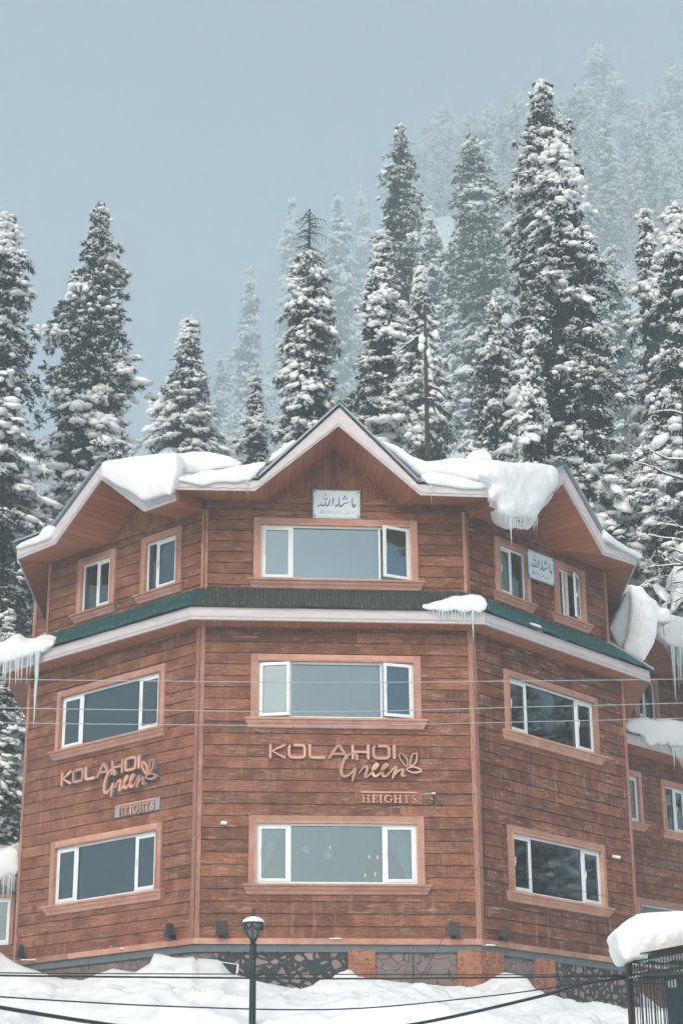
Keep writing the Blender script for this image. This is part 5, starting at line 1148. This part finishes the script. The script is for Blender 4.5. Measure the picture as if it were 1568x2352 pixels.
def cable(pts, rad, label, group, snowy=False):
    """pts: (photo x, photo y, distance)"""
    P = [at_dist(*p) for p in pts]; Q = []
    for i in range(len(P)-1):
        p0, p1, p2, p3 = P[max(i-1,0)], P[i], P[i+1], P[min(i+2,len(P)-1)]
        for k in range(8): t = k/8; Q.append(.5*((2*p1)+(-p0+p2)*t+(2*p0-5*p1+4*p2-p3)*t*t+(-p0+3*p1-3*p2+p3)*t**3))
    Q.append(P[-1]); b = np.array(Q[0]); mb = MB(); mb.tube([q-b for q in Q], rad, 6)
    o = mb.build('overhead_cable', m_galv if not snowy else m_cable, None, None, True); o.location = b; return tag(o, label, 'cable', group)
gc = 'thin pale cables crossing in front of the middle windows'
cable([(-260,1552,20),(0,1560,20.3),(400,1565,20.8),(784,1568,21.3),(1180,1564.5,21.8),(1568,1560,22.3),(1830,1553,22.6)], .0052, 'topmost of the three pale cables across the middle windows', gc)
cable([(-260,1618,20),(0,1626,20.3),(400,1632,20.8),(784,1635,21.3),(1180,1625,21.8),(1568,1615,22.3),(1830,1603,22.6)], .0052, 'middle one of the three pale cables across the middle windows', gc)
cable([(-260,1655,20),(0,1660.5,20.3),(400,1665,20.8),(784,1667,21.3),(1180,1659,21.8),(1568,1650,22.3),(1830,1640,22.6)], .0048, 'lowest of the three pale cables across the middle windows', gc)
gd = 'black cables low in front of the snow bank'
cable([(-260,2228,19),(0,2235.5,19.6),(400,2238,20.8),(784,2239,22),(1100,2240,23),(1445,2240,24)], .0065, 'upper thin black cable level with the top of the snow bank', gd, 1)
cable([(-260,2233,19),(0,2241.5,19.6),(400,2246,20.8),(784,2249,22),(1100,2247,23),(1445,2243,24)], .011, 'second black cable just under the upper thin one', gd, 1)
cable([(-260,2268,18),(0,2290.5,18.6),(400,2313,19.8),(784,2319,21),(1104,2291,22.5),(1300,2265,23.3),(1445,2243,24)], .008, 'sagging black cable crossing the middle of the snow bank', gd, 1)
cable([(-260,2268,17),(0,2315,17.6),(225,2351,18.2),(420,2376,19),(650,2392,20),(960,2352,22),(1230,2292,23),(1340,2262,23.6),(1445,2246,24)], .020, 'thickest black cable sweeping down across the bottom of the picture', gd, 1)
cable([(1445,2240,24),(1480,2240,23.5),(1568,2236,22.2),(1640,2232,21)], .017, 'black cable bundle tied along the top of the cage', gd, 1)
def wallcable(pts, rad, label):
    mb = MB(); mb.tube(pts, rad, 5); o = mb.build('wall_cable', m_cable, None, None, True); return tag(o, label, 'cable', 'thin black wires on the hotel walls')
def fp(M_, px, py, y): x, z = on_face(M_, px, py, y); return mv(M_, (x, y, z))
wallcable([fp(FC,1096,1992,-.06), fp(FC,1062,2036,-.12), fp(FC,1040,2110,-.2), fp(FC,1010,2170,-.3), fp(FC,957,2262,-.5)], .006, 'thin black wire slanting from the right corner board to the snow')
wallcable([fp(FR,1100,1991,-.045), fp(FR,1167,2010,-.15), fp(FR,1300,2040,-.15), fp(FR,1400,2062,-.15), fp(FR,1462,2080,-.05)], .005, 'thin black wire running along the right wall below the window')
wallcable([fp(FC,949,2176,.0), fp(FC,948,2200,.02), fp(FC,950,2262,.02)], .008, 'short black wire running down the grey render of the base')
wallcable([fp(FR,1109,1640,-.05), fp(FR,1110,1770,-.05), fp(FR,1111,1990,-.05), fp(FR,1112,2150,-.05)], .007, 'black wire clipped down the right corner board')
# cage with generator
cd = V(.329, -.944, 0); c0 = at_dist(1443, 2208, 24.); cg = gz(c0[0], c0[1])-.1
FG = frame(c0[:2], math.atan2(cd[1], cd[0])); zc = lambda py, x=0.: float(CAM[2]+(mv(FG, (x, 0, 0))-CAM)[:2]@np.array([0,1.])*0)  # kept simple: heights below
def zat(px, py, x): 
    d = ray(px, py); q = mv(FG, (x, 0, 0)); k = ((q[:2]-CAM[:2])@AX_F[:2])/(d[:2]@AX_F[:2]); return CAM[2]+d[2]*k
zt = zat(1443, 2211, 0)
cage = empty('generator_cage', 'rusty iron bar cage with snow on its roof in the lower right corner', 'cage', M=FG @ Matrix.Translation((0, 0, cg))); hz = zt-cg
mb = MB(); mb.box(-.035, .035, -.035, .035, 0, hz+.03); mb.build('corner_post', m_ironr, cage); mb = MB(); mb.box(2.35, 2.42, -.035, .035, 0, hz+.03); mb.build('corner_post', m_ironr, cage)
mb = MB(); mb.box(-.035, .035, 1.15, 1.22, 0, hz+.03); mb.build('corner_post', m_ironr, cage)
z1_ = zat(1445, 2244, 0)-cg; z2_ = zat(1450, 2259, 0)-cg
for nm, za, zb in (('top_rail', hz-.01, hz+.05), ('middle_rail', z1_-.018, z1_+.018), ('lower_rail', z2_-.01, z2_+.01), ('lower_rail', .4, .43)):
    mb = MB(); mb.box(.035, 2.35, -.02, .02, za, zb); mb.box(-.02, .02, .035, 1.15, za, zb); mb.build(nm, m_ironr if nm == 'top_rail' else m_iron, cage)
k = 0
for i in range(34):
    x = .07+i*.068; mb = MB(); mb.tube([(x, 0, .1), (x, 0, z1_), (x, 0, hz)], .0075, 5); mb.build('bar', m_iron, cage)
for i in range(15):
    y = .09+i*.072; mb = MB(); mb.tube([(0, y, .1), (0, y, hz)], .0075, 5); mb.build('bar', m_iron, cage)
mb = MB(); mb.slab([(-.12, -.12, hz+.055), (2.5, -.12, hz+.055), (2.5, 1.3, hz+.14), (-.12, 1.3, hz+.14)], (0, 0, .012)); mb.build('roof_sheet', m_ironr, cage)
for i in range(7):
    px = .06+i*.055+(i % 3)*.012; mb = MB(); mb.tube([(px+.03*math.cos(a), .032*math.sin(a)-.01, z1_+.02+.03*math.sin(a+.6)*1.3-.01) for a in np.linspace(.2, 5.2, 14)], .0045, 5); tag(mb.build('cable_tie', m_white, None, FG @ Matrix.Translation((0, 0, cg)), True), 'white tie looped round the black cable bundle on the cage', 'cable tie', 'white ties on the cage cables')
gen = empty('generator', 'dark teal generator box with louvres standing inside the iron cage', 'generator', M=FG @ Matrix.Translation((.42, .28, cg+.15)))
gh = hz-.35; mb = MB(); mb.box(0, 1.8, 0, .75, 0, gh); mb.build('casing', m_gen, gen)
mb = MB()
for i in range(14): mb.box(.10, 1.5, -.012, -.001, .12+i*.075, .17+i*.075)
mb.build('louvre_panel', m_iron, gen)
mb = MB(); zz0 = z2_-.15-.10
for i in range(3): mb.slab([(.04+i*.075, -.004, zz0+.03*(i == 0)), (.095+i*.075, -.004, zz0), (.095+i*.075, -.004, zz0+.10), (.04+i*.075, -.004, zz0+.10)], (0, .003, 0))
mb.stroke([(.02, zz0+.2), (.05, zz0+.17), (.09, zz0+.18)], .008, -.005, -.001); mb.build('decal', m_white, gen)
tc = bpy.data.curves.new('powering', 'FONT'); tc.body = 'Powering'; tc.size = .075; tc.extrude = .0008; tc.materials.append(m_white); to = bpy.data.objects.new('lettering', tc); COL.objects.link(to)
dg = bpy.context.evaluated_depsgraph_get(); tm_ = bpy.data.meshes.new_from_object(to.evaluated_get(dg)); bpy.data.objects.remove(to); tm_.transform(Matrix.Translation((.50, -.003, zz0+.07)) @ Matrix.Rotation(R(90), 4, 'X')); to = bpy.data.objects.new('lettering', tm_); COL.objects.link(to); to.parent = gen
GS = CG([(305,640),(330,570),(400,500),(540,390),(720,275),(900,250),(1200,235),(1500,215),(1900,260),(2300,400),(2300,900),(1900,950),(1568,985),(1450,1070),(1250,1092),(1120,1062),(1000,1085),(930,1130),(850,1105),(700,1088),(560,1150),(500,1152),(430,1080),(380,950),(340,800)])
FG2 = frame(c0[:2], R(-8)); mass('roof_snow', [(GS, FG2, -.45, .9, .0)], 'big rounded snow loaf resting on the cage roof in the lower right corner', group='snow on the cage', rmax=.30, voxel=.02, disp=.03, seed=12, smooth=6)
# white framed panel stuck in the snow bank
t = empty('metal_panel', 'dark panel with a white edge sticking out of the snow left of the street lamp', 'panel', M=Matrix.Translation(tuple(fp(FC, 515, 2262, -.75))) @ Matrix.Rotation(R(8), 4, 'Y'))
mb = MB(); mb.box(-.20, .17, 0, .03, -.3, .36); mb.build('sheet', m_iron, t); mb = MB(); mb.box(.171, .20, -.012, .04, -.3, .37); mb.box(-.20, .171, -.012, .04, .361, .375); mb.build('edge', m_white, t)
# small snow clods on the base trim
for (M_, px, py, w, lab) in ((FL, 281, 2180, .05, 'small snow clod on the base trim of the left wall'), (FL, 78, 2206, .28, 'flat snow smear on the base trim near the left floodlight'), (FC, 770, 2157, .12, 'thin snow smear on the front base trim above the brick pillar'), (FR, 1118, 2172, .16, 'thin snow smear on the base trim at the right corner')):
    p = fp(M_, px, py, -.05); v, f = blobs(np.array([p+V((i-2)*w*.35, 0, 0) for i in range(5)]), np.array([[w*.3, .035, .018]]*5), np.random.RandomState(3), ICO2, .1); finish('snow_clod', v, f, m_snow, .01, 2, .0, lab, 'snow clods on the base trim')
# ------------------------------------------------------------------ dead snag, bare snowy trees, neighbour roof, dish
def limb(mb, sm, p, d, L, r, depth, rs, droop=.0, snow=1.):
    pts = [p]; n = 5; q = p.copy(); dd = d.copy()
    for i in range(n): dd = dd+rs.normal(size=3)*.14+V(0,0,-droop*.12); dd /= np.linalg.norm(dd); q = q+dd*L/n; pts.append(q.copy())
    rr = [r*(1-.75*i/n) for i in range(n+1)]; mb.tube(pts, rr, 5)
    if snow and abs(dd[2]) < .8: sm.tube([a+V(0,0,rr[i]*.8+.006) for i, a in enumerate(pts)], [max(.007, (rr[i]*.7+.014*snow)*(.8+.4*rs.rand())) for i in range(n+1)], 5)
    if depth:
        for k in range(rs.randint(2, 5)):
            i = rs.randint(1, n+1); a = rs.normal(size=3)*.8+dd*.9; a[2] = a[2]*.5+.05; a /= np.linalg.norm(a); limb(mb, sm, pts[i].copy(), a, L*rs.uniform(.35, .6), rr[i]*.6, depth-1, rs, droop, snow)
def snag():
    top = at_dist(975, 700, 50.); b = at_dist(965, 1075, 50.); g = gz(top[0], top[1]); rs = np.random.RandomState(8)
    t = empty('dead_fir', 'bare dead trunk with drooping broken branches right of the central gable', 'dead tree', loc=(top[0], top[1], g)); h = top[2]-g
    mb, sm = MB(), MB(); mb.tube([(-.08*(1-z/h), 0, z) for z in np.linspace(-1, h, 9)], list(np.linspace(.125, .045, 9)), 9); tk = mb.build('trunk', m_bark, t, smooth=True)
    bm_ = MB()
    for k in range(34):
        z = h*(1-rs.rand()**.9*.72); a = rs.rand()*6.28; L = rs.uniform(.4, 1.15)*(1.35-.5*z/h); limb(bm_, sm, V(0, 0, z), V(math.cos(a), math.sin(a)*.6, -.1), L, .048, 1, rs, 1.6, .8 if rs.rand() < .5 else 0)
    bm_.build('branches', m_bark, t, smooth=True)
    v, f = blobs(np.array([(rs.normal()*.16, rs.normal()*.1, h*.86+rs.rand()*h*.12) for _ in range(7)]), np.array([[.10, .10, .16]]*7), rs, ICO2, .12); b0 = len(sm.v); sm.v += [tuple(q) for q in v]
    for q in f: sm.face([b0+int(i) for i in q])
    sm.build('snow_load', m_snowt, t, smooth=True)
snag()
def bare(px, py, pyb, dist, label, seed, lean, n, Lr):
    top = at_dist(px, py, dist); g = at_dist(px, pyb, dist)[2]; rs = np.random.RandomState(seed); t = empty('bare_tree', label, 'tree', 'bare snowy trees at the right edge', loc=(top[0], top[1], g)); h = top[2]-g
    mb, bm_, sm = MB(), MB(), MB(); mb.tube([(lean*(z/h)**2*h-lean*h*.3, 0, z) for z in np.linspace(-2, h, 9)], list(np.linspace(.13, .03, 9)), 7); mb.build('trunk', m_bark, t, smooth=True)
    for k in range(n):
        z = h*rs.uniform(.05, .98); a = rs.choice([math.pi, 0], p=[.72, .28])+rs.normal()*.6; limb(bm_, sm, V(lean*(z/h)**2*h-lean*h*.3, 0, z), V(math.cos(a), math.sin(a), rs.uniform(-.1, .45)), rs.uniform(*Lr), .035, 2, rs, .1, .55)
    bm_.build('branches', m_bark, t, smooth=True); sm.build('snow_load', m_snowt, t, smooth=True)
bare(1560, 905, 1420, 45., 'bare leafless tree with snow lined twigs at the right edge in front of the firs', 3, .02, 9, (.6, 1.5))
bare(1590, 1180, 1440, 43.5, 'lower bare tree with thick snow on its twigs just above the side wing', 5, .0, 9, (.5, 1.2))
FH = frame(at_dist(1568, 1395, 46)[:2], R(-38))
nb = empty('neighbour_house', 'roof corner of a neighbouring house with white boarded eave at the right edge', 'house')
def fh(px, py, y=0.): return on_face(FH, px, py, y)
x0, z0_ = fh(1546, 1398); mb = MB(); mb.box(x0+.1, x0+3, .0, 2.5, z0_-2, z0_-.1); mb.build('wall', m_greyboard, nb, FH)
mb = MB(); mb.slab([(x0, -.4, z0_-.1), (x0+3, -.4, z0_+.35), (x0+3, 2.5, z0_+.35), (x0, 2.5, z0_-.1)], (0, 0, .12)); mb.build('roof', m_ironr, nb, FH)
for i in range(6): mb = MB(); mb.box(x0+.1+i*.25, x0+.17+i*.25, -.38, 0, z0_-.16+i*.035, z0_-.11+i*.035); mb.build('rafter', m_greyboard, nb, FH)
g5 = 'snow heaps at the right edge above the side wing'
mass('roof_snow', [(C8([(868,2190),(880,2100),(900,2020),(930,1965),(1000,1960),(1150,1950),(1150,2100),(1000,2090),(960,2110),(900,2210)]), FH, -.5, 2., .1)], 'snow on the roof corner of the neighbouring house', group=g5, rmax=.3)
mass('snow_heap', [(C8([(880,1840),(885,1760),(930,1700),(1000,1685),(1100,1690),(1100,1960),(1000,1940),(950,1965),(925,1935),(930,1890)]), FH, .3, 1., .0)], 'round snow heap stacked above the neighbouring roof corner', group=g5, rmax=.35)
mass('snow_heap', [(C8([(925,1590),(940,1520),(980,1480),(1090,1470),(1090,1660),(990,1640),(945,1630)]), FH, 1.2, 1., .0)], 'uppermost round snow heap at the right edge', group=g5, rmax=.35)
mass('snow_heap', [(C8([(500,1960),(470,1930),(560,1950),(640,2050),(720,2100),(760,2180),(830,2170),(870,2230),(880,2330),(600,2330),(520,2200)]), FK, 1.6, 1.5, .2)], 'snow slope rising behind the curved cornice beside the satellite dish', group=g5, rmax=.35, seed=4)
dp = at_dist(1520, 1364, 43.); t = empty('satellite_dish', 'snow filled white satellite dish above the side wing roof', 'satellite dish', loc=tuple(dp)); t.rotation_euler = (R(62), 0, R(38))
mb = MB(); mb.lathe([(.01,-.07),(.12,-.055),(.22,-.025),(.30,.02),(.305,.025),(.22,-.015),(.12,-.045),(.012,-.06)], 24); mb.build('dish', m_white, t, smooth=True); mb = MB(); mb.lathe([(.01,-.058),(.10,-.04),(.17,-.012),(.15,.02),(.06,.03),(.01,.03)], 18, (.02,-.07,0)); mb.build('snow_filling', m_snow, t, smooth=True)
mb = MB(); mb.tube([(0,-.28,0),(0,-.2,.2),(0,0,.3)], .01, 5); mb.tube([(0,0,.27),(0,0,.34)], .03, 8); mb.build('feed_arm', m_galv, t)
mb = MB(); mb.tube([(0,0,-.06),(0,-.1,-.15),(0,-.9,-.5)], .02, 6); mb.build('mast', m_galv, t)
# boulders poking through the snow of the hillside
for i, (px, py, d, s_, lab) in enumerate(((1468,1156,60,.45,'dark boulder upper left in the snowy gap between the right hand firs'),(1420,1156,75,.8,'long dark boulder in the snowy gap above the right gable'),(1421,1186,58,.3,'small dark boulder lowest in the snowy gap between the right hand firs'),(1406,1032,80,.35,'left one of two small dark stones high in the snowy gap'),(1421,1031,80,.33,'right one of two small dark stones high in the snowy gap'))):
    p = at_dist(px, py, d); v, f = blobs(np.array([(0, 0, 0)]), np.array([[s_, s_*.7, s_*.6]]), np.random.RandomState(i), ICO3, .12); o = bpy.data.objects.new('boulder', np_mesh('boulder', v, f, m_flag, True)); COL.objects.link(o); o.location = p; tag(o, lab, 'boulder', 'boulders in the hillside snow')
# ------------------------------------------------------------------ haze
HT = 350.
mb = MB(); mb.box(-430, 430, -128, 640, -9.5, HT)
hm = bpy.data.materials.new('haze air'); hm.use_nodes = True; t = hm.node_tree; t.nodes.remove(t.nodes['Principled BSDF'])
pv = t.nodes.new('ShaderNodeVolumePrincipled'); pv.inputs['Color'].default_value = (.775, .91, .95, 1); pv.inputs['Density'].default_value = HAZE_DENSITY; pv.inputs['Anisotropy'].default_value = 0.1
t.links.new(pv.outputs[0], t.nodes['Material Output'].inputs['Volume'])
tag(mb.build('haze', hm), kind='stuff')
